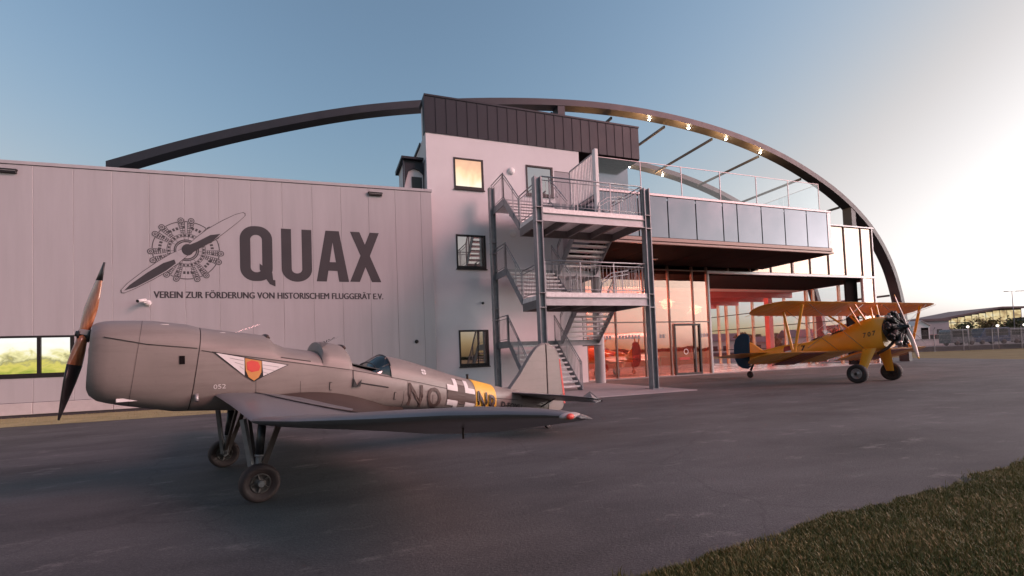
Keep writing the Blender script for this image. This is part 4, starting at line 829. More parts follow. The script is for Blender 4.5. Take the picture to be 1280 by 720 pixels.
for s_ in (1, -1):
    q = MB(); x, z = 0.60, 1.50; q.bar((x, s_*(kside(x, z)-0.03), z-0.045), (x, s_*(kside(x, z)-0.03), z+0.045), 0.05, 0.07); q.build('exhaust_stub', M_soffit, kl)
q = MB(); q.box(0.94, 1.16, 0.20, 0.30, 1.085, 1.12); q.build('intake_lip', M_kwhite, kl)
for x, z in ((0.75, 1.94), (0.2, 1.85)):
    q = MB(); q.tube([(x+0.05*math.cos(T*k/12), 0.20+0.03*math.sin(T*k/12), z-0.045+0.006) for k in range(13)], 0.004, 4, False); q.build('cap_ring', M_kwhite, kl)
q = MB(); q.tube([(0.47, 0.40, 1.12), (0.47, 0.43, 1.04)], 0.02); q.build('cowl_clip', M_hub, kl)
# chin of the nose
q = MB(); q.loft([sec_ring(x, zb, 1.66, hw, 1.45, 24, 2.4, 2.6) for x, zb, hw in ((1.385, 1.62, 0.06), (1.37, 1.58, 0.12), (1.30, 1.55, 0.15))]); q.build('nose_bearing', M_kgrey, kl, autosmooth=50)
# wooden propeller
PC = Vector((1.425, 0, 1.80)); tl = R(12.5)
pa = Vector((math.cos(tl), 0, math.sin(tl))); pu = Vector((-math.sin(tl), 0, math.cos(tl)))
pr = bpy.data.objects.new('propeller', None); COL.objects.link(pr); pr.parent = kl
def prop_blade(sgn, L_, wmax, m_, nm, par, c0, ax_, up_, rootw=0.09, lean=0.0, ts=None, thick=0.05):
    sd_ = ax_.cross(up_); rings = []
    for t, w_ in (ts or [(0.0, 0.55), (0.10, 0.6), (0.2, 0.78), (0.35, 1.0), (0.55, 0.95), (0.75, 0.72), (0.9, 0.42), (0.98, 0.16), (1.0, 0.03)]):
        tw = R(52)*(1-t)+R(16)*t if t > 0.05 else R(58); wv = (sd_*math.cos(tw)*sgn+ax_*math.sin(tw)).normalized(); nv = wv.cross(up_).normalized()
        c_ = c0+up_*sgn*L_*t+sd_*lean*t*L_; hw = wmax*w_/2; th = thick*(1-0.8*t)
        rings.append([tuple(c_+wv*hw*math.cos(T*k/12)+nv*th*math.sin(T*k/12)) for k in range(12)])
    q = MB(); q.loft(rings); return q.build(nm, m_, par)
prop_blade(1, 0.80, 0.17, M_propw, 'blade', pr, PC, pa, pu, thick=0.045); prop_blade(-1, 0.89, 0.17, M_propw, 'blade', pr, PC, pa, pu, thick=0.045)
for sgn, L_ in ((1, 0.80), (-1, 0.89)):
    prop_blade(sgn, L_*1.003, 0.176, M_black, 'blade_sheath', pr, PC, pa, pu, thick=0.047, ts=([(0.74, 0.73)] if sgn > 0 else [(0.36, 1.0), (0.55, 0.95), (0.75, 0.72)])+[(0.9, 0.42), (0.98, 0.16), (1.0, 0.03)])
q = MB(); q.lathe(PC-pa*0.14, pa, [(0, 0), (0, 0.09), (0.05, 0.09), (0.05, 0.05), (0.09, 0.05)], 18); q.lathe(PC-pa*0.05, pa, [(-0.01, 0.045), (-0.01, 0.07), (0.015, 0.07), (0.015, 0.045), (0.075, 0.045), (0.075, 0.06), (0.09, 0.06), (0.10, 0.03), (0.115, 0.03), (0.115, 0)], 18); q.build('hub', M_black, pr)
q = MB(); q.bar(PC+pu*0.0-pa*0.002, PC+pu*0.055-pa*0.002, 0.105, 0.085, up=(1, 0, 0)); q.build('hub_plate', M_hub, pr)
# wings
for s_, nm in ((1, 'left'), (-1, 'right')):
    inn = [(s_*0.30, 0.30, 1.10, 2.15, 0.30, R(11)), (s_*0.55, 0.28, 1.075, 2.12, 0.31, R(11)), (s_*0.9, 0.20, 0.985, 2.06, 0.31, R(11)), (s_*1.32, 0.11, 0.86, 2.0, 0.31, R(11))]
    out = [(s_*1.335, 0.11, 0.86, 2.0, 0.33, R(11)), (s_*2.2, -0.09, 0.905, 1.72, 0.37, R(11)), (s_*3.2, -0.31, 0.98, 1.34, 0.35, R(11)), (s_*4.0, -0.50, 1.045, 0.98, 0.275, R(10)), (s_*4.45, -0.63, 1.07, 0.62, 0.185, R(10)), (s_*4.68, -0.71, 1.075, 0.36, 0.12, R(10)), (s_*4.79, -0.77, 1.07, 0.22, 0.075, R(10)), (s_*4.84, -0.82, 1.062, 0.10, 0.035, R(10))]
    q = wing_loft(inn, 14); cs_ = q.build('wing_root', M_kwing, kl, autosmooth=40)
    q = wing_loft(out, 14); wg = q.build('wing', M_kwing, kl, autosmooth=40)
    # aileron gap and landing light bulge at the tip
    q = MB(); q.tube([(-1.35, s_*2.5, 0.80), (-1.20, s_*4.1, 0.95)], 0.006, 5); q.build('aileron_gap', M_kline, wg)
    q = MB(); q.sphere((-0.80, s_*4.79, 1.068), 0.05, 16, 10, (1.5, 0.75, 0.42)); o = q.build('tip_light', M_tip, wg)
    q = MB(); q.sphere((-0.765, s_*4.825, 1.072), 0.021, 12, 8, (1.3, 0.7, 0.8)); q.build('red_lens', M_kred, o)
    q = MB(); q.tube([(-1.1, s_*3.3, 0.84), (-1.1, s_*3.3, 0.74)], 0.009); q.build('pitot_stub', M_kbrown, wg)
    # wing root fillet; its brown also paints in the shade on the inner wing
    def wtop(y, u):      # height of the inner wing's upper skin
        y = min(max(y, 0.30), 1.32); a = b2 = inn[0]
        for a, b2 in zip(inn, inn[1:]):
            if abs(a[0]) <= y <= abs(b2[0]): break
        t = (y-abs(a[0]))/(abs(b2[0])-abs(a[0])); xl, zl, c_, th, inc = [a[i]*(1-t)+b2[i]*t for i in range(1, 6)]
        v = min(1, max(0, (xl-u)/c_)); return zl-v*c_*math.sin(inc)+th*(0.48*v*(1-v)+2.6*0.75*(0.2969*math.sqrt(v)-0.126*v-0.3516*v*v+0.2843*v**3-0.1036*v**4))
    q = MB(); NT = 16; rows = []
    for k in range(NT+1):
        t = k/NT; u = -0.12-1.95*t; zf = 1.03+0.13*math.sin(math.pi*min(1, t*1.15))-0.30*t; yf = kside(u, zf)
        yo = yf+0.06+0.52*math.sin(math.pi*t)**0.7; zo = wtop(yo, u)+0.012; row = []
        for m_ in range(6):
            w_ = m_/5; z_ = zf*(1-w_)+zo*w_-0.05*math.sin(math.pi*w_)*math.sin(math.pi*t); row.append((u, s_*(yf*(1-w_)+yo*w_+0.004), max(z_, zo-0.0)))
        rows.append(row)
    q.loft(rows, caps=False, closed=False); q.build('shade_brown_fillet', M_kbrown, kl)
    # landing gear leg and wheel
    cx = Vector((0.0, s_*1.13, 0.195)); wl = wheel(kl, cx, (0, 1, 0), 0.195, 0.16, M_rubred, M_rim, 0.52)
    lg = bpy.data.objects.new('landing_gear', None); COL.objects.link(lg); lg.parent = kl
    ax0 = cx-Vector((0, s_*0.13, 0)); top = Vector((-0.07, s_*0.97, 0.80))
    q = MB(); q.tube([ax0+Vector((0, 0, 0.0)), ax0.lerp(top, 0.42)], 0.032, 12); q.tube([ax0, cx+Vector((0, s_*0.1, 0))], 0.03, 10); q.build('oleo_leg', M_strut, lg)
    q = MB(); q.tube([ax0.lerp(top, 0.42), top], 0.043, 12); q.build('oleo_sleeve', M_black, lg)
    q = MB(); q.tube([ax0.lerp(top, 0.41), ax0.lerp(top, 0.44)], 0.048, 12); q.build('collar', M_hub, lg)
    q = MB(); q.bar(ax0+Vector((0.03, 0, 0.02)), Vector((0.10, s_*0.88, 0.84)), 0.04, 0.06); q.build('front_strut', M_strut, lg)
    q = MB(); q.bar(ax0+Vector((-0.02, 0, 0.02)), Vector((-0.22, s_*1.0, 0.74)), 0.035, 0.055); q.build('rear_strut', M_kbrown, lg)
    q = MB(); q.bar(ax0+Vector((0, 0, 0.05)), Vector((-0.05, s_*0.35, 0.88)), 0.035, 0.035); q.build('side_brace', M_kbrown, lg)
# tail
def slab_xz(pts, th, nm, m_, par=kl, taper=0.45):
    c_ = Vector((sum(p[0] for p in pts)/len(pts), 0, sum(p[1] for p in pts)/len(pts))); q = MB(); n = len(pts)
    inner = [(c_.x+(x-c_.x)*0.93, c_.z+(z-c_.z)*0.93) for x, z in pts]; vs = [(x, 0, z) for x, z in pts]+[(x, th/2, z) for x, z in inner]+[(x, -th/2, z) for x, z in inner]
    fs = [(i, (i+1) % n, n+(i+1) % n, n+i) for i in range(n)]+[((i+1) % n, i, 2*n+i, 2*n+(i+1) % n) for i in range(n)]+[tuple(range(n, 2*n)), tuple(range(2*n, 3*n))[::-1]]
    q.add(vs, fs, False); return q.build(nm, m_, par, autosmooth=35)
slab_xz([(-4.28, 0.80), (-4.56, 1.08), (-4.80, 1.36), (-4.93, 1.50), (-5.03, 1.585), (-5.14, 1.635), (-5.254, 1.65), (-5.258, 1.2), (-5.254, 0.55), (-4.6, 0.62)], 0.10, 'fin', M_kgrey)
rud = slab_xz([(-5.262, 1.65), (-5.37, 1.635), (-5.47, 1.585), (-5.56, 1.485), (-5.62, 1.33), (-5.66, 1.05), (-5.70, 0.75), (-5.72, 0.50), (-5.68, 0.34), (-5.55, 0.27), (-5.262, 0.30), (-5.262, 0.9)], 0.08, 'rudder', M_kgrey)
q = MB(); q.prism([(-5.60, -0.044, 1.33), (-5.632, -0.044, 1.32), (-5.735, -0.044, 0.55), (-5.725, -0.044, 0.44), (-5.68, -0.044, 0.46), (-5.665, -0.044, 0.72)], (0, 0.088, 0)); q.build('trim_tab', M_kred, rud)
for s_ in (1, -1):
    sp = [(s_*0.03, -4.25, 0.77, 1.15, 0.13, R(12)), (s_*0.5, -4.36, 0.755, 1.08, 0.13, R(12)), (s_*1.0, -4.54, 0.735, 0.90, 0.11, R(13)), (s_*1.26, -4.68, 0.715, 0.68, 0.08, R(13)), (s_*1.38, -4.84, 0.69, 0.42, 0.05, R(13)), (s_*1.42, -4.96, 0.67, 0.2, 0.025, R(13))]
    q = wing_loft(sp, 10); q.build('tailplane', M_kwing, kl, autosmooth=40)
    q = MB(); q.prism([(-4.86, s_*1.28, 0.68), (-4.98, s_*1.33, 0.755), (-5.14, s_*1.42, 0.60), (-5.0, s_*1.42, 0.585)], (0, 0, 0.022)); q.build('elevator_horn', M_kwing, kl)
    q = MB(); q.tube([(-4.95, s_*0.7, 0.70), (-5.05, s_*0.06, 0.44)], 0.014, 8); q.build('tail_strut', M_black, kl)
q = MB(); q.tube([(-5.0, 0, 0.45), (-5.25, 0, 0.20)], 0.03); tw_ = q.build('tail_skid', M_strut, kl); wheel(kl, (-5.28, 0, 0.10), (0, 1, 0), 0.10, 0.07, M_rubber, M_hub, 0.5, 'tail_wheel')
q = MB(); q.lathe((-3.43, 0, 1.05), (0, 0, 1), [(0, 0.02), (0.06, 0.02), (0.07, 0.03), (0.09, 0.02), (0.09, 0)], 10); q.build('filler_cap', M_black, kl)
# markings on both sides
fairT = [(-1.96, 1.47), (-2.2, 1.425), (-2.42, 1.36), (-2.7, 1.27), (-2.99, 1.175), (-3.4, 1.06), (-3.9, 0.925), (-4.5, 0.79)]
def kfull(x, z):
    zc = ksec(x)[3]
    if z > zc-0.01 and x < -1.96:
        zt = interp(fairT, x, 1); hw = ksec(x)[2]*1.005; v = min(1, max(0, (z-zc+0.01)/(zt-zc+0.01)))**(1/0.85); return hw*math.sqrt(max(0, 1-v*v))
    return kside(x, z)
def sheared(mb, x0, z0, slope): mb.v = [(x, y, z+(x-x0)*slope) for x, y, z in mb.v]; return mb
def mark(mb, m_, nm, off, sub=1, flip=False, sides=(1,)):
    for s_ in sides:
        q = conform(mb, kfull, off, sub)
        if s_ < 0: q.v = [(x, -y, z) for x, y, z in q.v]
        q.build(nm, m_, kl)
def ktext(body, xa, xb, za, zb, m_, bold=0.0, off=0.010, slope=0.222, nm='code_letters'):
    q = text_mb(body, 0, 1, 0, 1, bold)   # reads from nose to tail on the left side
    q.v = [(xa+(xb-xa)*x, 0, za+(zb-za)*z+(xa+(xb-xa)*x-xa)*slope) for x, y, z in q.v]; mark(q, m_, nm, off)
ktext('N', -2.12, -2.37, 0.755, 1.085, M_kcode, 0.02); ktext('Q', -2.45, -2.70, 0.645, 1.01, M_kcode, 0.02)
# cross: white arms, brown core
cx0 = -3.10
def cross_poly(pts): return [(x, z+(x-cx0)*0.222) for x, z in pts]
czc = 0.795
w4 = 0.075
for px0, px1, pz0, pz1 in ((-3.38, -3.10-w4, czc+w4, czc+0.16), (-3.10+w4, -2.82, czc+w4, czc+0.16), (-3.38, -3.10-w4, czc-0.16, czc-w4), (-3.10+w4, -2.82, czc-0.16, czc-w4),
                           (-3.10-0.15, -3.10-w4, czc+0.16, czc+0.27), (-3.10+w4, -3.10+0.15, czc+0.16, czc+0.27), (-3.10-0.15, -3.10-w4, czc-0.25, czc-0.16), (-3.10+w4, -3.10+0.15, czc-0.25, czc-0.16)):
    q = MB(); flat(q, cross_poly([(px0, pz0), (px1, pz0), (px1, pz1), (px0, pz1)]), 0); mark(q, M_kwhite, 'cross_corner', 0.008, 2)
q = MB(); flat(q, cross_poly([(-3.38, czc-w4), (-2.82, czc-w4), (-2.82, czc+w4), (-3.38, czc+w4)]), 0); mark(q, M_kcode, 'cross_bar', 0.009, 2)
q = MB(); flat(q, cross_poly([(-3.10-w4, czc-0.25), (-3.10+w4, czc-0.25), (-3.10+w4, czc+0.28), (-3.10-w4, czc+0.28)]), 0); mark(q, M_kcode, 'cross_bar', 0.0105, 2)
# yellow band round the rear fuselage
yb = []
for x in (-3.40, -3.55, -3.7, -3.86):
    zb, z1, hw, zc = ksec(x); zt = interp(fairT, x, 1); r_ = []
    for k in range(32):
        a = T*k/32; ca, sa = math.cos(a), math.sin(a)
        if sa >= 0: r_.append((x, (hw*1.005+0.006)*ca, zc-0.01+(zt-zc+0.018)*max(0, sa)**0.85))
        else: r_.append((x, (hw+0.006)*math.copysign(abs(ca)**(2/3.2), ca), zc-(zc-zb+0.006)*abs(sa)**(2/3.2)))
    yb.append(r_)
q = MB(); q.loft(yb, caps=False); q.build('yellow_band', M_kyel, kl)
ktext('N', -3.43, -3.64, 0.53, 0.87, M_kcode, 0.02, 0.03); ktext('R', -3.68, -3.86, 0.465, 0.79, M_kcode, 0.02, 0.03)
ktext('D-EQXU', -3.98, -4.50, 0.53, 0.645, M_black, 0.02, 0.012)
q = MB()
q.add([(-2.42+r*math.cos(T*k/16), 0, 1.225+r*math.sin(T*k/16)) for r in (0.012, 0.045) for k in range(16)], [(k, (k+1) % 16, 16+(k+1) % 16, 16+k) for k in range(16) if k % 4]); mark(q, M_kwhite, 'roundel', 0.012, 0)
# winged shield crest on the cowl side
q = MB(); flat(q, [(0.325, 1.588), (-0.485, 1.406), (-0.19, 1.272), (-0.10, 1.222), (-0.02, 1.275)], 0); mark(q, M_black, 'crest_backing', 0.006, 3)
for pts in ([(0.285, 1.570), (0.002, 1.507), (0.002, 1.30)], [(-0.185, 1.463), (-0.462, 1.404), (-0.195, 1.284)]):
    q = MB(); flat(q, pts, 0); mark(q, M_kwhite, 'crest_wing', 0.010, 3)
for k in range(3):
    for (xa, za, xb, zb) in ((0.15-0.05*k, 1.51-0.05*k, 0.01, 1.475-0.05*k), (-0.19, 1.42-0.042*k, -0.37+0.05*k, 1.385-0.04*k)):
        q = MB(); flat(q, [(xa, za), (xb, zb), (xb, zb-0.006), (xa, za-0.006)], 0); mark(q, M_hub, 'feather_line', 0.012, 1)
q = MB(); flat(q, [(-0.005, 1.50), (-0.18, 1.463), (-0.175, 1.33), (-0.145, 1.27), (-0.095, 1.235), (-0.04, 1.28), (-0.01, 1.36)], 0); mark(q, M_crest, 'crest_shield', 0.011, 2)
q = MB(); flat(q, [(-0.022, 1.455), (-0.07, 1.475), (-0.14, 1.455), (-0.165, 1.40), (-0.15, 1.35), (-0.07, 1.335), (-0.025, 1.37)], 0); mark(q, M_kred, 'crest_charge', 0.014, 2)
q = MB(); q2_ = text_mb('052', 0, 1, 0, 1); q2_.v = [(0.31-0.12*x, 0, 1.165+0.05*z) for x, y, z in q2_.v]; mark(q2_, M_kwhite, 'stencil', 0.008, 0)

# ------------------------------------------------------------------ yellow biplane
bp_ = thing('yellow_biplane', 'yellow biplane with black radial engine and blue rudder parked before the open gate', 'aeroplane', (18.64, 11.57, 0), R(-87.7))
sT = [(0.60, 1.22, 2.30, 0.44, 1.76), (0.35, 1.12, 2.34, 0.46, 1.74), (0.0, 1.08, 2.32, 0.47, 1.70), (-0.35, 1.10, 2.22, 0.46, 1.66), (-0.62, 1.12, 2.10, 0.45, 1.62), (-0.80, 1.12, 1.96, 0.44, 1.58), (-1.30, 1.08, 1.80, 0.42, 1.48), (-1.42, 1.07, 1.86, 0.42, 1.47),
      (-2.0, 1.02, 1.62, 0.37, 1.36), (-2.45, 0.98, 1.54, 0.33, 1.30), (-3.4, 0.88, 1.46, 0.23, 1.18), (-4.4, 0.78, 1.28, 0.12, 1.04), (-5.1, 0.72, 1.08, 0.05, 0.92)]
def sside(x, z):
    zb, zt, hw, zc = (interp(sT, x, j) for j in (1, 2, 3, 4))
    if z >= zc: return hw*max(0, 1-min(1, (z-zc)/(zt-zc))**2.2)**(1/2.2)
    return hw*max(0, 1-min(1, (zc-z)/(zc-zb))**3)**(1/3)
q = MB(); q.loft([sec_ring(r[0], r[1], r[2], r[3], r[4], 28, 2.2, 3.0) for r in sT]); q.build('fuselage', M_yel, bp_, autosmooth=50)
for x0, z0, x1, z1 in ((-0.84, 1.95, -1.30, 1.80), (-1.50, 1.79, -2.05, 1.62)):
    q = MB(); q.prism([(x0, 0.24, z0-0.02), (x0, -0.24, z0-0.02), (x1, -0.22, z1-0.02), (x1, 0.22, z1-0.02)], (0, 0, 0.03)); q.build('cockpit', M_black, bp_)
    q = MB(); q.prism([(x0+0.05, 0.26, z0-0.03), (x0+0.05, -0.26, z0-0.03), (x0-0.14, -0.16, z0+0.19), (x0-0.14, 0.16, z0+0.19)], (0.006, 0, 0.004)); o = q.build('windscreen', M_clear, bp_)
    q = MB(); q.tube([(x0+0.05, 0.26, z0-0.03), (x0-0.14, 0.16, z0+0.19), (x0-0.14, -0.16, z0+0.19), (x0+0.05, -0.26, z0-0.03)], 0.010, 6); q.build('screen_frame', M_under, o)
# wings
for z_le, x_le, halfspan, ch, nm, inc, dih in ((2.91, -0.03, 4.80, 1.36, 'upper_wing', R(16.5), 0.004), (1.16, -0.33, 4.66, 1.34, 'lower_wing', R(18), 0.010)):
    for s_ in (1, -1):
        y0 = 0.012 if nm == 'upper_wing' else 0.40
        se = [(s_*y0, x_le, z_le, ch, 0.185, inc)]
        for y in (1.2, 2.4, 3.6, halfspan-0.75): se.append((s_*y, x_le, z_le+dih*y, ch, 0.185, inc))
        for fr_, dx, c_ in ((0.42, 0.06, 0.93), (0.2, 0.17, 0.78), (0.07, 0.33, 0.56), (0.0, 0.55, 0.25)): y = halfspan-fr_; se.append((s_*y, x_le-dx, z_le+dih*y-dx*0.2, ch*c_, 0.13*c_, inc))
        q = wing_loft(se, 12); wgo = q.build(nm, M_yel, bp_, autosmooth=40)
        q = MB(); ys = [1.0+0.30*k for k in range(13)] if nm == 'upper_wing' else [0.9+0.30*k for k in range(12)]
        for y in ys: q.tube([(x_le-0.10, s_*y, z_le+dih*y-0.055), (x_le-0.7, s_*y, z_le+dih*y-0.7*math.tan(inc)-0.062), (x_le-1.35, s_*y, z_le+dih*y-1.35*math.tan(inc)-0.018)], 0.008, 4)
        q.build('rib_tapes', M_yel, wgo, stuff=True)
        if nm == 'lower_wing':
            q = MB(); y0_, y1_ = 1.9, 3.1
            pts = [(x_le-t, s_*y, z_le+dih*y-t*math.sin(inc)*1.02-0.012-0.05*min(1, t*3)) for y, t in ((y0_, 0.05), (y1_, 0.05), (y1_, 1.3), (y0_, 1.3))]
            q.prism(pts, (0, 0, -0.012)); q.build('red_panel', M_maroon, wgo)
def strut(pts, nm='wing_strut', w_=0.085, t_=0.035, m_=M_yel):
    for a, b_ in pts: q = MB(); q.bar(a, b_, t_, w_, up=(1, 0, 0)); q.build(nm, m_, bp_)
for s_ in (1, -1):
    y = s_*3.42
    strut([((-0.48, y, 1.15), (-0.10, y, 2.82)), ((-0.52, y, 1.14), (-0.80, y, 2.62))])
    strut([((-0.08, s_*0.42, 2.05), (-0.30, s_*0.62, 2.75)), ((-0.50, s_*0.42, 1.98), (-1.05, s_*0.62, 2.52)), ((0.10, s_*0.42, 2.25), (-0.10, s_*0.62, 2.82))], 'cabane_strut', 0.06)
    q = MB()
    for a, b_ in (((0.05, s_*0.5, 1.22), (0.10, y, 2.84)), ((0.15, s_*0.6, 2.80), (0.0, y, 1.32)), ((-0.7, s_*0.5, 1.05), (-0.7, y, 2.68)), ((-0.6, s_*0.6, 2.66), (-0.72, y, 1.12))): q.tube([a, b_], 0.008, 5)
    q.build('flying_wires', M_strut, bp_)
# engine
eg = bpy.data.objects.new('engine', None); COL.objects.link(eg); eg.parent = bp_
EA = Vector((math.cos(R(11)), 0, math.sin(R(11)))); EB = Vector((-math.sin(R(11)), 0, math.cos(R(11)))); EYv = Vector((0, 1, 0)); EO = Vector((0.84, 0, 1.88))
q = MB(); q.lathe(EO-EA*0.22, EA, [(0, 0.42), (0.05, 0.42), (0.10, 0.33), (0.28, 0.30), (0.36, 0.20), (0.42, 0.12), (0.46, 0.08), (0.46, 0)], 24); q.build('crankcase', M_engine, eg)
for k in range(9):
    t = T*k/9+R(90); d = EB*math.sin(t)+EYv*math.cos(t); c_ = EO+EA*0.02
    q = MB(); q.tube([c_+d*0.22, c_+d*0.50], 0.10, 12)
    for j in range(7): q.lathe(c_+d*(0.27+0.033*j), d, [(0, 0.09), (0, 0.145), (0.014, 0.145), (0.014, 0.09)], 12, False)
    cy = q.build('cylinder', M_engine, eg)
    q = MB(); q.tube([c_+d*0.50, c_+d*0.60], [0.125, 0.085], 10); tv = d.cross(EA).normalized()
    for s_ in (-1, 1): q.sphere(c_+d*0.58+tv*s_*0.09+EA*0.03, 0.055, 8, 6); q.tube([c_+d*0.58+tv*s_*0.08+EA*0.05, c_+d*0.22+tv*s_*0.05+EA*0.16], 0.013, 6)
    q.build('cylinder_head', M_fin_al if k % 3 == 1 else M_engine, cy)
q = MB(); q.tube([EO-EA*0.12+(EB*math.cos(T*k/24)+EYv*math.sin(T*k/24))*0.44 for k in range(25)], 0.045, 8, False); q.build('exhaust_ring', M_engine, eg)
q = MB(); q.tube([EO-EA*0.12-EB*0.42-EYv*0.1, (0.62, -0.22, 1.20), (0.35, -0.30, 1.02)], 0.05, 8); q.build('exhaust_pipe', M_kbrown, eg)
pr2 = bpy.data.objects.new('propeller', None); COL.objects.link(pr2); pr2.parent = bp_
PC2 = EO+EA*0.30; up2 = (EB*1.0+EYv*-0.13).normalized()
for sgn in (1, -1): prop_blade(sgn, 1.16, 0.15, M_propal, 'blade', pr2, PC2, EA, up2, thick=0.04, ts=[(0.02, 0.45), (0.12, 0.5), (0.25, 0.8), (0.45, 1.0), (0.65, 0.95), (0.85, 0.75), (0.96, 0.45), (1.0, 0.1)])
for sgn in (1, -1):
    prop_blade(sgn, 1.162, 0.154, M_kyel, 'blade_tip', pr2, PC2, EA, up2, thick=0.042, ts=[(0.93, 0.56), (0.96, 0.46), (1.0, 0.1)])
q = MB(); q.lathe(PC2-EA*0.06, EA, [(0, 0.09), (0.05, 0.09), (0.08, 0.06), (0.14, 0.05), (0.15, 0.03), (0.15, 0)], 16); q.build('hub', M_engine, pr2)
# tail of the biplane
slab_xz([(-4.25, 1.16), (-4.62, 1.40), (-4.95, 1.62), (-5.08, 1.66), (-5.09, 1.2), (-5.06, 0.80), (-4.6, 0.85)], 0.10, 'fin', M_yel, bp_)
slab_xz([(-5.10, 1.66), (-5.10, 1.95), (-5.22, 2.06), (-5.45, 2.09), (-5.70, 2.02), (-5.88, 1.84), (-5.98, 1.55), (-6.0, 1.2), (-5.95, 0.85), (-5.82, 0.58), (-5.55, 0.44), (-5.25, 0.42), (-5.10, 0.52), (-5.10, 1.0)], 0.09, 'rudder', M_blue, bp_)
for s_ in (1, -1):
    q = wing_loft([(s_*0.05, -4.1, 1.17, 1.45, 0.09, R(10)), (s_*0.7, -4.25, 1.17, 1.32, 0.08, R(10)), (s_*1.3, -4.42, 1.16, 1.12, 0.07, R(10)), (s_*1.7, -4.62, 1.13, 0.80, 0.05, R(10)), (s_*1.88, -4.85, 1.09, 0.45, 0.03, R(10))], 8); q.build('tailplane', M_yel, bp_, autosmooth=40)
q = MB(); q.tube([(-4.9, 0, 0.80), (-5.12, 0, 0.35)], 0.05); q.build('tail_strut', M_black, bp_); wheel(bp_, (-5.16, 0, 0.16), (0, 1, 0), 0.16, 0.10, M_rubber, M_black, 0.5, 'tail_wheel')
# undercarriage
for s_ in (1, -1):
    wheel(bp_, (0.06, s_*0.99, 0.335), (0, 1, 0), 0.335, 0.22, M_rubber, M_hub if s_ < 0 else M_black, 0.56)
    rings = []
    for t in (0, 0.15, 0.5, 0.85, 1.0):
        c_ = Vector((0.16, s_*0.40, 1.22)).lerp(Vector((0.10, s_*0.84, 0.36)), t); a_ = 0.23-0.10*t; b_ = 0.075-0.02*t
        rings.append([(c_.x+a_*math.cos(T*k/14), c_.y+b_*math.sin(T*k/14), c_.z) for k in range(14)])
    q = MB(); q.loft(rings); q.build('faired_leg', M_yel, bp_, autosmooth=50)
    q = MB(); q.tube([(0.06, s_*0.80, 0.335), (0.06, s_*1.10, 0.335)], 0.05); q.build('axle', M_engine, bp_)
# markings
def smark(mb, m_, nm, off=0.008, sub=1, side=-1):
    q = conform(mb, sside, off, sub); q.v = [(x, y*side, z) for x, y, z in q.v]; q.build(nm, m_, bp_)
for ch, xa in (('7', 0.02), ('0', 0.17), ('7', 0.32)):
    q = text_mb(ch, 0, 1, 0, 1, 0.02); q.v = [(xa+0.10*x, 0, 1.60+0.17*z+(xa+0.1*x)*0.2) for x, y, z in q.v]; smark(q, M_black, 'number')
q = text_mb('7', 0, 1, 0, 1, 0.03); q.v = [(-2.42+0.20*x, 0, 1.20+0.22*z) for x, y, z in q.v]; smark(q, M_black, 'number')
q = MB(); flat(q, [(-2.62, 1.47), (-3.25, 1.40), (-3.25, 1.17), (-2.62, 1.24)], 0); smark(q, M_maroon, 'red_flash', 0.007, 2)
q = MB(); flat(q, [(-2.66, 1.27), (-3.15, 1.20), (-3.2, 1.12), (-2.66, 1.18)], 0); smark(q, M_kwhite, 'white_flash', 0.012, 2)
q = MB(); q.lathe((0.28, 0, 2.32), (0, 0, 1), [(0, 0.06), (0.08, 0.06), (0.10, 0.03), (0.12, 0)], 12); q.build('fuel_cap', M_black, bp_)
q = MB(); q.lathe((0.10, -0.475, 1.14), (0, -1, 0), [(-0.02, 0.05), (0.02, 0.045), (0.025, 0)], 12); q.build('vent', M_black, bp_)

# ------------------------------------------------------------------ red aircraft inside, behind the facade glass
ra = thing('red_aeroplane', 'red aeroplane parked inside behind the glass facade left of the door', 'aeroplane', (15.2, 24.6, 0.03), R(-70))
rT = [(1.9, 0.95, 1.25, 0.16, 1.1), (1.7, 0.80, 1.40, 0.34, 1.1), (0.9, 0.75, 1.48, 0.42, 1.12), (0.2, 0.72, 1.65, 0.42, 1.15), (-0.6, 0.75, 1.72, 0.40, 1.15), (-1.6, 0.78, 1.50, 0.30, 1.1), (-3.6, 0.85, 1.15, 0.10, 1.0)]
q = MB(); q.loft([sec_ring(*r, 20, 2, 2.6) for r in rT]); q.build('fuselage', M_vehred, ra)
for s_ in (1, -1):
    q = wing_loft([(s_*0.2, 0.7, 0.92, 1.5, 0.2, R(4)), (s_*2.2, 0.6, 1.05, 1.3, 0.15, R(4)), (s_*3.6, 0.45, 1.15, 1.0, 0.1, R(4)), (s_*3.9, 0.2, 1.16, 0.5, 0.04, R(4))], 8); q.build('wing', M_vehred, ra)
    wheel(ra, (0.6, s_*0.9, 0.25), (0, 1, 0), 0.25, 0.15, M_rubber, M_hub); q = MB(); q.bar((0.6, s_*0.8, 0.25), (0.5, s_*0.7, 0.95), 0.12, 0.07); q.build('leg', M_vehred, ra)
    q = wing_loft([(s_*0.05, -3.0, 1.08, 0.8, 0.07, R(2)), (s_*1.2, -3.2, 1.1, 0.5, 0.04, R(2))], 6); q.build('tailplane', M_vehred, ra)
slab_xz([(-2.8, 1.2), (-3.4, 1.85), (-3.8, 1.9), (-3.9, 1.0), (-3.5, 1.0)], 0.08, 'fin', M_kwhite, ra)
pr3 = bpy.data.objects.new('propeller', None); COL.objects.link(pr3); pr3.parent = ra
u3 = Vector((0, math.sin(R(40)), math.cos(R(40))))
for sgn in (1, -1): prop_blade(sgn, 0.95, 0.16, M_propal, 'blade', pr3, Vector((2.0, 0, 1.1)), Vector((1, 0, 0)), u3)
q = MB(); q.lathe((1.88, 0, 1.1), (1, 0, 0), [(0, 0.16), (0.15, 0.12), (0.28, 0.03), (0.28, 0)], 16); q.build('spinner', M_kwhite, pr3)
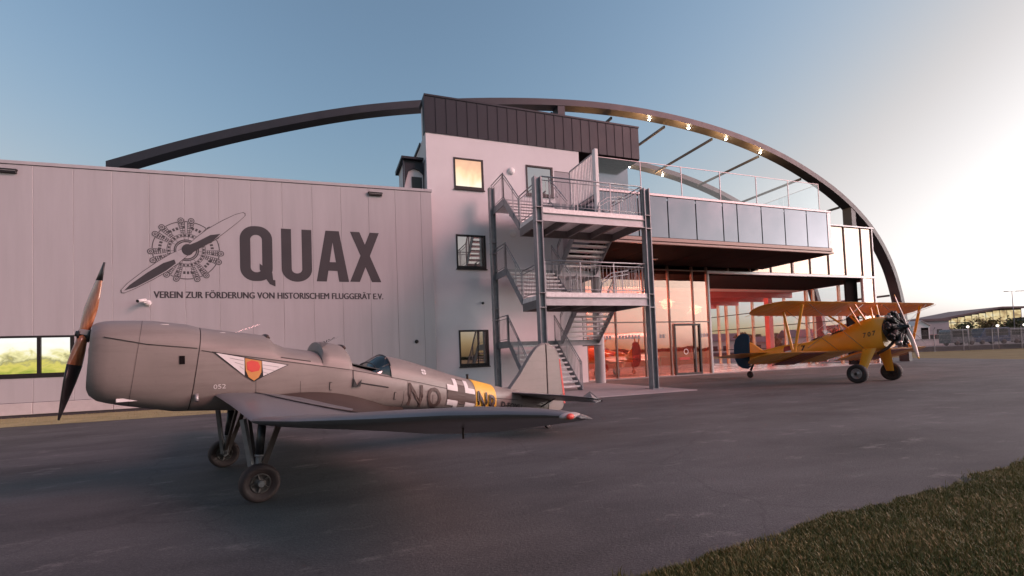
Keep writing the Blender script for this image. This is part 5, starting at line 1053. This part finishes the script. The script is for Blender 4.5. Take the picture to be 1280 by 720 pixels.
for x, y, nm in ((18.9, 23.6, 'a'), (19.9, 25.4, 'b')):
    tb = thing('display_table', 'small orange topped table inside behind the glass door' if nm == 'b' else 'grey bistro table inside close to the glass door', 'table', (x, y, 0.03))
    q = MB(); q.lathe((0, 0, 0), (0, 0, 1), [(0, 0), (0, 0.28), (0.03, 0.27), (0.04, 0.04), (1.0, 0.04), (1.01, 0.0)], 16); q.build('stand', M_hub, tb); q = MB(); q.lathe((0, 0, 1.01), (0, 0, 1), [(0, 0), (0, 0.36), (0.04, 0.36), (0.04, 0)], 20); q.build('table_top', M_kyel if nm == 'b' else M_hub, tb)

# ------------------------------------------------------------------ foreground turf
def turf(name, n, region, hmin, hmax, seed, dens=None, m_=None):
    r = np.random.default_rng(seed); P = region(r, n); n = len(P)
    h = r.uniform(hmin, hmax, n)*(0.55+0.75*r.random(n)**2); a = r.uniform(0, 2*np.pi, n); lean = r.uniform(0.1, 1.0, n)*h; w_ = r.uniform(0.0012, 0.0032, n)
    dx, dy = np.cos(a), np.sin(a); V = np.zeros((n, 5, 3)); px, py = -dy*w_, dx*w_
    z0 = P[:, 2]; V[:, 0] = np.stack([P[:, 0]-px, P[:, 1]-py, z0], 1); V[:, 1] = np.stack([P[:, 0]+px, P[:, 1]+py, z0], 1)
    V[:, 2] = np.stack([P[:, 0]-px*0.8+dx*lean*.35, P[:, 1]-py*0.8+dy*lean*.35, z0+h*.6], 1); V[:, 3] = np.stack([P[:, 0]+px*0.8+dx*lean*.35, P[:, 1]+py*0.8+dy*lean*.35, z0+h*.6], 1)
    V[:, 4] = np.stack([P[:, 0]+dx*lean, P[:, 1]+dy*lean, z0+h], 1)
    b_ = (np.arange(n)*5)[:, None]; F = np.concatenate([b_+np.array([[0, 1, 3]]), b_+np.array([[0, 3, 2]]), b_+np.array([[2, 3, 4]])], 1).reshape(-1, 3)
    me = bpy.data.meshes.new(name); me.vertices.add(n*5); me.vertices.foreach_set('co', V.reshape(-1)); nf = len(F); me.loops.add(nf*3); me.loops.foreach_set('vertex_index', F.reshape(-1).astype(np.int32))
    me.polygons.add(nf); me.polygons.foreach_set('loop_start', np.arange(nf, dtype=np.int32)*3); me.polygons.foreach_set('loop_total', np.full(nf, 3, dtype=np.int32))
    at = me.attributes.new('tint', 'FLOAT', 'POINT'); tv = np.repeat(r.random(n), 5); at.data.foreach_set('value', tv.astype(np.float32)); me.update(); me.validate(); me.materials.append(m_)
    o = bpy.data.objects.new(name, me); COL.objects.link(o); return o
def blade_mat(name, stops):
    m = bpy.data.materials.new(name); m.use_nodes = True; t = m.node_tree; N = t.nodes; L = t.links; b_ = N['Principled BSDF']
    at = N.new('ShaderNodeAttribute'); at.attribute_name = 'tint'; tc = N.new('ShaderNodeTexCoord'); nz = N.new('ShaderNodeTexNoise'); nz.inputs['Scale'].default_value = 1.3; nz.inputs['Detail'].default_value = 4; L.new(tc.outputs['Object'], nz.inputs['Vector'])
    ad = N.new('ShaderNodeMath'); ad.operation = 'MULTIPLY_ADD'; ad.inputs[1].default_value = 0.45; L.new(at.outputs['Fac'], ad.inputs[0])
    mm = N.new('ShaderNodeMath'); mm.operation = 'MULTIPLY'; mm.inputs[1].default_value = 0.6; L.new(nz.outputs['Fac'], mm.inputs[0]); L.new(mm.outputs[0], ad.inputs[2])
    rp = N.new('ShaderNodeValToRGB'); e = rp.color_ramp.elements; e[0].position = stops[0][0]; e[0].color = (*stops[0][1], 1); e[1].position = stops[-1][0]; e[1].color = (*stops[-1][1], 1)
    for p, c in stops[1:-1]: k = e.new(p); k.color = (*c, 1)
    L.new(ad.outputs[0], rp.inputs[0]); L.new(rp.outputs[0], b_.inputs['Base Color']); b_.inputs['Roughness'].default_value = 0.6; b_.inputs['Specular IOR Level'].default_value = 0.25
    return m
M_blade = blade_mat('grass_blades', [(0.22, (0.048, 0.058, 0.014)), (0.45, (0.105, 0.110, 0.030)), (0.62, (0.165, 0.140, 0.048)), (0.82, (0.30, 0.23, 0.10))])
def edge_y(x): return 2.33+0.0855*x+0.025*math.sin(x*2.1)+0.02*math.sin(x*5.3+1)+0.015*math.sin(x*13.7)
tm = MB(); NX, NY = 90, 24; gv = []
for i in range(NX+1):
    x = -4+22*i/NX
    for j in range(NY+1):
        t = j/NY; y = edge_y(x)-t*t*6.5-0.0; z = 0.008+0.03*min(1, t*6)+0.03*mnoise.noise((x*1.2, y*1.2, 0)); gv.append((x, y, z if j else -0.01))
tm.add(gv, [(i*(NY+1)+j, (i+1)*(NY+1)+j, (i+1)*(NY+1)+j+1, i*(NY+1)+j+1) for i in range(NX) for j in range(NY)], True)
struct(tm.build('turf_ground', M_turf, fix=False))
fw = MB(); fw.add([(-60, edge_y(-4)-6, 0.0), (18, edge_y(18)-6, 0.0), (34, 5.3, 0.0), (60, 5, 0.0), (60, -60, 0.0), (-60, -60, 0.0)], [(0, 1, 2, 3, 4, 5)]); struct(fw.build('lawn', M_turf, fix=False))
fx = MB(); fx.add([(18, edge_y(18), 0.003), (34, 5.46, 0.003), (34, -2, 0.003), (18, -6, 0.003)], [(0, 1, 2, 3)]); struct(fx.build('lawn_edge', M_turf, fix=False))
def reg_near(r, n):
    x = r.uniform(1.2, 9.5, n*2); t = r.random(n*2)**1.3; y = np.array([edge_y(a) for a in x])+0.03-t*3.0
    d = np.hypot(x, y); keep = (r.random(n*2) < np.clip(3.2/d, 0.15, 1)) & (y > 0.8*0+0.15*x-1.2)
    nz_ = np.array([mnoise.noise((a*1.6, b_*1.6, 3.1)) for a, b_ in zip(x, y)]); keep &= (nz_ > -0.42+0.5*r.random(n*2)-0.25) | (t > 0.25)
    x, y = x[keep], y[keep]; z = np.array([0.02+0.03*min(1, max(0, (edge_y(a)-b_)*3))+0.03*mnoise.noise((a*1.2, b_*1.2, 0)) for a, b_ in zip(x, y)])
    return np.stack([x, y, z], 1)
gr = turf('lawn_grass', 260000, reg_near, 0.010, 0.040, 3, m_=M_blade); gr['kind'] = 'stuff'; tag(gr, 'short olive and straw coloured grass along the edge of the asphalt', 'grass')
def reg_tuft(r, n):
    cx_ = r.uniform(1.6, 9.0, 90); cy_ = np.array([edge_y(a) for a in cx_])-r.random(90)**1.6*2.6+0.05; k_ = r.integers(0, 90, n)
    x = cx_[k_]+r.normal(0, 0.035, n); y = cy_[k_]+r.normal(0, 0.035, n); return np.stack([x, y, np.full(n, 0.01)], 1)
gt = turf('weed_tufts', 5200, reg_tuft, 0.03, 0.085, 9, m_=M_blade); gt['kind'] = 'stuff'; tag(gt, 'taller scattered weed tufts standing out of the short lawn', 'weeds')
M_blade2 = blade_mat('dry_grass_blades', [(0.25, (0.16, 0.14, 0.06)), (0.5, (0.30, 0.26, 0.11)), (0.75, (0.42, 0.36, 0.18))])
def reg_strip(r, n):
    x = r.uniform(-13, 4.2, n); y = r.uniform(16.7, 19.8, n); return np.stack([x, y, np.zeros(n)], 1)
gs_ = turf('dry_grass', 6000, reg_strip, 0.03, 0.09, 5, m_=M_blade2); gs_['kind'] = 'stuff'; tag(gs_, 'dry yellowish grass strip between the hall wall and asphalt', 'grass')

# ------------------------------------------------------------------ background right: fence, vans, buildings, trees
fe = wthing('perimeter_fence', 'tall wire mesh security fence with steel posts beyond the apron', 'fence', (78, 37, 0.0))
fp = [(64+i*3.52, 42.0-(i*3.52)*0.362) for i in range(0, 9)]
fp = [(73.8-10.6+i*3.57, 38.3+3.84-i*1.28) for i in range(0, 10)]
for x, y in fp:
    q = MB(); q.bar((x, y, -0.1), (x, y, 2.85), 0.065); q.bar((x, y, 2.85), (x-0.2, y-0.28, 3.15), 0.06); q.build('post', M_fence, fe)
for (x0, y0), (x1, y1) in zip(fp, fp[1:]):
    q = MB(); n = 26
    for k in range(n): t = k/n; x, y = x0+(x1-x0)*t, y0+(y1-y0)*t; q.bar((x, y, 0.05), (x, y, 2.8), 0.012)
    for z in (0.1, 0.8, 1.5, 2.2, 2.8): q.bar((x0, y0, z), (x1, y1, z), 0.02)
    q.build('mesh_panel', M_fence, fe, stuff=True)
far_dir = Vector((0.93, -0.36, 0)); 
for (x, y, z), lab in (((77.9, 36.6, 0), 'white globe lamp on a thin post, left one behind the fence'), ((81.6, 35.3, 0), 'white globe lamp on a thin post, middle one behind the fence'), ((84.9, 34.1, 0), 'white globe lamp on a thin post, right one near photo edge')):
    l = thing('globe_lamp', lab, 'lamp', (x+0.6, y+0.35, 0.0), 0, 'globe lamps behind the fence')
    q = MB(); q.tube([(0, 0, 0), (0, 0, 3.0)], 0.05, 8); q.build('pole', M_fence, l); q = MB(); q.sphere((0, 0, 3.08), 0.15, 10, 6); q.build('globe', M_whitelamp, l)
def van(name, lab, cat, loc, rz, m_, L_=5.2, H_=2.3, kind='van', group='vehicles parked behind the fence'):
    o = thing(name, lab, cat, loc, rz, group); W2 = 0.95
    if kind == 'van': prof = [(-L_/2, 0.35), (L_/2, 0.35), (L_/2+0.02, 0.95), (L_/2-0.75, 1.15), (L_/2-1.45, H_), (-L_/2+0.12, H_+0.03), (-L_/2, H_-0.3)]
    else: prof = [(-L_/2, 0.35), (L_/2, 0.35), (L_/2+0.02, 0.75), (L_/2-1.1, 0.95), (L_/2-1.9, H_), (-L_/2+0.9, H_), (-L_/2+0.1, 0.98), (-L_/2, 0.6)]
    q = MB(); q.loft([[(x, y, 0.35+(z-0.35)*k) if k < 1 else (x, y, z) for x, z in prof] for y, k in ((-W2, 0.96), (-W2+0.1, 1), (W2-0.1, 1), (W2, 0.96))]); q.sm = [False]*len(q.sm); q.build('body', m_, o)
    z0, z1 = (1.25, H_-0.22) if kind == 'van' else (0.97, H_-0.1)
    wx = [(-L_/2+0.3, -0.3), (-0.2, 1.0)] if kind == 'van' else [(-L_/2+0.95, -0.25), (-0.15, 0.6)]
    for a, b_ in wx:
        for s_ in (1, -1): q = MB(); q.box(a, b_, s_*W2-0.012, s_*W2+0.012, z0, z1); q.build('window', M_carglass, o)
    q = MB(); q.prism([(L_/2-1.40, -0.8, H_-0.1), (L_/2-1.40, 0.8, H_-0.1), (L_/2-0.80, 0.8, 1.2), (L_/2-0.80, -0.8, 1.2)], (0.04, 0, 0.02)) if kind == 'van' else q.prism([(L_/2-1.86, -0.7, H_-0.05), (L_/2-1.86, 0.7, H_-0.05), (L_/2-1.18, 0.7, 0.98), (L_/2-1.18, -0.7, 0.98)], (0.04, 0, 0.02)); q.build('windscreen', M_carglass, o)
    for x in (-L_/2+0.95, L_/2-0.95):
        for s_ in (1, -1): q = MB(); q.lathe((x, s_*(W2-0.1), 0.34), (0, s_, 0), [(-0.08, 0), (-0.08, 0.34), (0.1, 0.34), (0.12, 0.2), (0.1, 0)], 16); q.build('wheel', M_rubber, o)
    for s_ in (1, -1): q = MB(); q.box(L_/2-0.02, L_/2+0.04, s_*0.65-0.15, s_*0.65+0.15, 0.72, 0.88); q.build('headlight', M_kwhite, o)
    return o
rz = math.atan2(-0.36, 0.93)
van('parked_van', 'grey box van parked behind the fence beside the white wall', 'van', (88.2, 42.7, 0.62), rz, M_cars[0], 4.0, 2.35)
van('parked_van', 'dark blue van parked in the middle behind the fence', 'van', (92.0, 41.2, 0.62), rz+math.pi, M_cars[1], 5.0, 2.4)
van('parked_van', 'light grey van parked right of the dark blue van', 'van', (96.3, 39.6, 0.62), rz, M_cars[2], 4.2, 2.2)
van('parked_car', 'blue car parked at the right edge behind the fence', 'car', (100.2, 38.1, 0.62), rz+math.pi, M_cars[3], 4.5, 1.75, 'car')
van('parked_car', 'red car parked far off beside the white garden shed', 'car', (114.6, 59.8, 0.62), rz, M_cars[4], 4.6, 2.1, 'car')
van('parked_car', 'pale car parked left of the red car by the shed', 'car', (110.3, 60.6, 0.62), rz, M_cars[5], 4.3, 1.8, 'car')
lw = wthing('low_wall', 'low pale concrete wall on the bank before the shed', 'wall', (89, 47, 0.6))
q = MB(); q.prism([(85.5, 48.7, 0.6), (92.8, 46.1, 0.6), (92.9, 46.4, 0.6), (85.6, 49.0, 0.6)], (0, 0, 1.05)); q.build('wall', M_plinth, lw); q = MB(); q.prism([(85.4, 48.62, 1.652), (92.9, 46.02, 1.652), (93.0, 46.48, 1.652), (85.5, 49.08, 1.652)], (0, 0, 0.08)); q.build('coping', M_conc, lw)
sh = thing('garden_shed', 'small white gabled shed with dark door beside the biplane propeller', 'shed', (90.3, 49.3, 0.6), rz)
q = MB(); q.prism([(-1.3, -1.2, 0), (1.3, -1.2, 0), (1.3, -1.2, 3.3), (0, -1.2, 4.1), (-1.3, -1.2, 3.3)], (0, 2.6, 0)); q.build('wall', M_white, sh)
for s_ in (1, -1): q = MB(); q.prism([(0, -1.4, 4.12), (s_*1.5, -1.4, 3.20), (s_*1.5, 1.5, 3.20), (0, 1.5, 4.12)], (0, 0, 0.08)); q.build('roof', M_plinth, sh)
q = MB(); q.box(-0.05, 1.1, -1.235, -1.203, 0.1, 3.0); q.build('door', M_soffit, sh)
gh = thing('grey_warehouse', 'long grey clad warehouse between the shed and terminal', 'warehouse', (116, 62, 0.6), rz)
q = MB(); q.box(-11, 5.5, 0, 14, 0, 4.9); q.build('wall', M_fargrey, gh); q = MB(); q.box(-11.3, 5.8, -0.3, 14.3, 4.92, 5.3); q.build('roof', M_farroof, gh)
for k in range(6): q = MB(); q.box(-10+k*2.6, -9+k*2.6, -0.05, -0.003, 2.2, 3.2); q.build('window', M_carglass, gh)
# terminal
M_glow = lit_room('terminal_glow', [(0.30, (0.16, 0.13, 0.09)), (0.42, (0.55, 0.38, 0.18)), (0.55, (0.95, 0.76, 0.40)), (0.7, (1, 0.93, 0.7))], 0.36, 0.35, (1, 1, 1.4))
tz = thing('terminal_building', 'distant terminal with long rising roof and warmly lit glass front', 'building', (158, 83.5, 0.6), math.atan2(-9.5, 24.8))
Lr = 27.5; q = MB(); q.prism([(-3, -1.5, 6.6), (3, -1.5, 6.55), (19.8, -1.5, 9.2), (Lr, -1.5, 9.05), (Lr, -1.5, 9.5), (19.8, -1.5, 9.65), (3, -1.5, 7.0), (-3, -1.5, 6.95)], (0, 16, 0)); q.build('roof', M_farroof, tz)
q = MB(); q.prism([(0, 0, 0), (26.5, 0, 0), (26.5, 0, 9.0), (19.8, 0, 9.15), (3, 0, 6.6), (0, 0, 6.6)], (0, 13, 0)); q.build('wall', M_farroof, tz)
for k in range(12):
    x = 3+k*1.95; zt = 6.6+(x-3)*0.152 if x < 19.8 else 9.0
    for z0, z1 in ((0.4, 3.1), (3.3, min(5.6, zt-0.8)), (5.8, zt-0.35)):
        if z1-z0 > 0.4: q = MB(); q.box(x+0.08, x+1.8, -0.06, -0.004, z0, z1); q.build('window_pane', M_glow, tz)
q = MB(); q.box(2.8, 27, -2.2, -0.07, 3.12, 3.28); q.build('balcony', M_farroof, tz)
# street lights
for i, (x, y, lab) in enumerate(((123.2, 51.0, 'tall thin twin arm street light, left of the two at the right edge'), (126.2, 49.9, 'tall thin twin arm street light, right of the two at the right edge'))):
    l = thing('street_light', lab, 'street light', (x, y, 0.6), rz, 'street lights by the terminal'); q = MB(); q.tube([(0, 0, 0), (0, 0, 9.7)], [0.09, 0.05], 8); q.build('pole', M_fence, l)
    q = MB(); q.tube([(-1.1, 0, 9.75), (1.1, 0, 9.75)], 0.035, 6); q.build('arm', M_fence, l)
    for s_ in (-1, 1): q = MB(); q.box(s_*1.1-0.35, s_*1.1+0.35, -0.12, 0.12, 9.68, 9.82); q.build('lamp_head', M_fence, l)
# trees
def tree(name, lab, loc, h, rad, m_, seed, group, nl=900, leaf=0.30):
    r = random.Random(seed); o = thing(name, lab, 'tree', loc, r.uniform(0, 6), group)
    q = MB(); q.tube([(0, 0, -0.2), (0.05, 0, h*0.3), (0.0, 0.08, h*0.62), (0.05, 0, h*0.85)], [0.06*h**0.7, 0.05*h**0.7, 0.03*h**0.7, 0.01], 8); 
    ends = []
    for k in range(9):
        a = T*k/9*2.4+r.uniform(-.3, .3); z = h*(0.28+0.06*k); d = Vector((math.cos(a), math.sin(a), 0.6)).normalized()*rad*r.uniform(0.5, 0.9); s = Vector((0, 0, z)); q.tube([s, s+d*0.5+Vector((0, 0, 0.1)), s+d], [0.02*h**0.7, 0.012*h**0.7, 0.006], 6); ends += [s+d, s+d*0.6]
    q.build('trunk', M_trunk, o); ends += [Vector((0, 0, h*0.85)), Vector((0, 0, h*0.72))]
    q = MB()
    for k in range(nl):
        c_ = r.choice(ends); p = c_+Vector((r.gauss(0, 1), r.gauss(0, 1), r.gauss(0, 0.8)))*rad*0.24
        n_ = Vector((r.gauss(0, 1), r.gauss(0, 1), r.gauss(0, 1))).normalized(); u = n_.orthogonal().normalized()*leaf*r.uniform(0.5, 1.1); v = n_.cross(u).normalized()*leaf*r.uniform(0.3, 0.7)
        q.add([p-u, p+v, p+u, p-v], [(0, 1, 2, 3)])
    q.build('crown', m_, o, stuff=False, fix=False); return o
for i, (x, y, h, rd, m_, lab) in enumerate(((127.6, 60.6, 4.4, 1.9, M_leafA, 'olive tree standing left before the lit terminal front'), (132.0, 58.7, 5.0, 2.4, M_leafB, 'golden tree standing in the middle before the terminal'), (136.3, 57.0, 4.8, 2.1, M_leafA, 'green bushy tree standing right before the lit terminal'), (124.0, 62.2, 3.4, 1.5, M_leafB, 'small yellowish tree beside the terminal corner'))):
    tree('small_tree', lab, (x, y, 0.6), h, rd, m_, 20+i, 'trees before the terminal')
kb = wthing('kiosk', 'small grey kiosk standing right of the trees by the terminal', 'kiosk', (139, 55, 0.6)); q = MB(); q.box(137.8, 140.6, 54.4, 57, 0.6, 5.4); q.build('wall', M_fargrey, kb); q = MB(); q.box(137.6, 140.8, 54.2, 57.2, 5.42, 5.7); q.build('roof', M_farroof, kb)
# town and woods seen through the hangar, and the woods that the glass reflects
def wood(name, lab, x0, y0, x1, y1, h, depth, n, seed, m_, leaf):
    r = random.Random(seed); q = MB(); d = Vector((x1-x0, y1-y0, 0)); pr_ = Vector((-d.y, d.x, 0)).normalized()
    for k in range(n):
        t = r.random(); hh = h*(0.62+0.4*mnoise.noise((t*14, seed, 0.3))+0.25*mnoise.noise((t*51, seed, 1.7)))
        p = Vector((x0, y0, 0))+d*t+pr_*r.uniform(0, depth)+Vector((0, 0, max(0.2, hh*r.random()**0.6)))
        n_ = Vector((r.gauss(0, 1), r.gauss(0, 1), r.gauss(0, .6))).normalized(); u = n_.orthogonal().normalized()*leaf*r.uniform(.6, 1.2); v = n_.cross(u).normalized()*leaf*r.uniform(.5, 1)
        q.add([p-u, p+v, p+u, p-v], [(0, 1, 2, 3)])
    o = q.build(name, m_, None, fix=False); o['kind'] = 'stuff'; tag(o, lab, 'woods'); return o
wood('distant_wood', 'dark distant wood along the horizon behind the hangar', 60, 190, 260, 130, 9, 12, 9000, 11, M_leafD, 1.5)
wood('distant_wood', 'dark far woodland along the horizon behind the photographer', -260, -330, 430, -400, 4.6, 14, 9000, 12, M_leafD, 2.6)
M_house = [mat('house_wall_%d' % i, c, 0.8) for i, c in enumerate([(0.45, 0.40, 0.36), (0.38, 0.30, 0.26), (0.5, 0.47, 0.44), (0.3, 0.3, 0.32)])]
for i, (x, y, w_, h, lab) in enumerate(((92, 92, 12, 5.2, 'cream house seen through the hangar side glass, leftmost'), (104, 92, 9, 4.2, 'brown house seen through the hangar side glass behind the rudder'), (114, 86, 11, 5.6, 'pale house seen through the hangar glass above the lower wing'), (128, 88, 12, 4.4, 'grey house seen through the hangar glass near the cockpit'))):
    hs_ = thing('house', lab, 'house', (x, y, 0), R(-25), 'houses beyond the hangar'); q = MB(); q.box(-w_/2, w_/2, -3, 3, 0, h*0.65); q.build('wall', M_house[i], hs_)
    q = MB(); q.prism([(-w_/2-.3, -3.3, h*0.65+.002), (-w_/2-.3, 3.3, h*0.65+.002), (-w_/2-.3, 0, h)], (w_+.6, 0, 0)); q.build('roof', M_farroof, hs_)
    for k in range(3):
        for z in (0.9, 2.7):
            if z+1.2 < h*0.65: q = MB(); q.box(-w_/2+0.8+k*2.4, -w_/2+1.9+k*2.4, -3.04, -3.003, z, z+1.2); q.build('window', M_carglass, hs_)
for i, (x, y, h) in enumerate(((72, 66, 4.2), (84, 70, 3.4), (92, 64, 4.6), (104, 70, 3.6))):
    tree('garden_tree', ['tree seen through the hangar side glass at far left', 'tree seen through the hangar glass by the blue rudder', 'tall tree seen through hangar glass above the red flash', 'round tree seen through hangar glass near the cockpits'][i], (x, y, 0), h, h*0.38, M_leafA if i % 2 else M_leafB, 40+i, 'trees beyond the hangar', 700, 0.4)
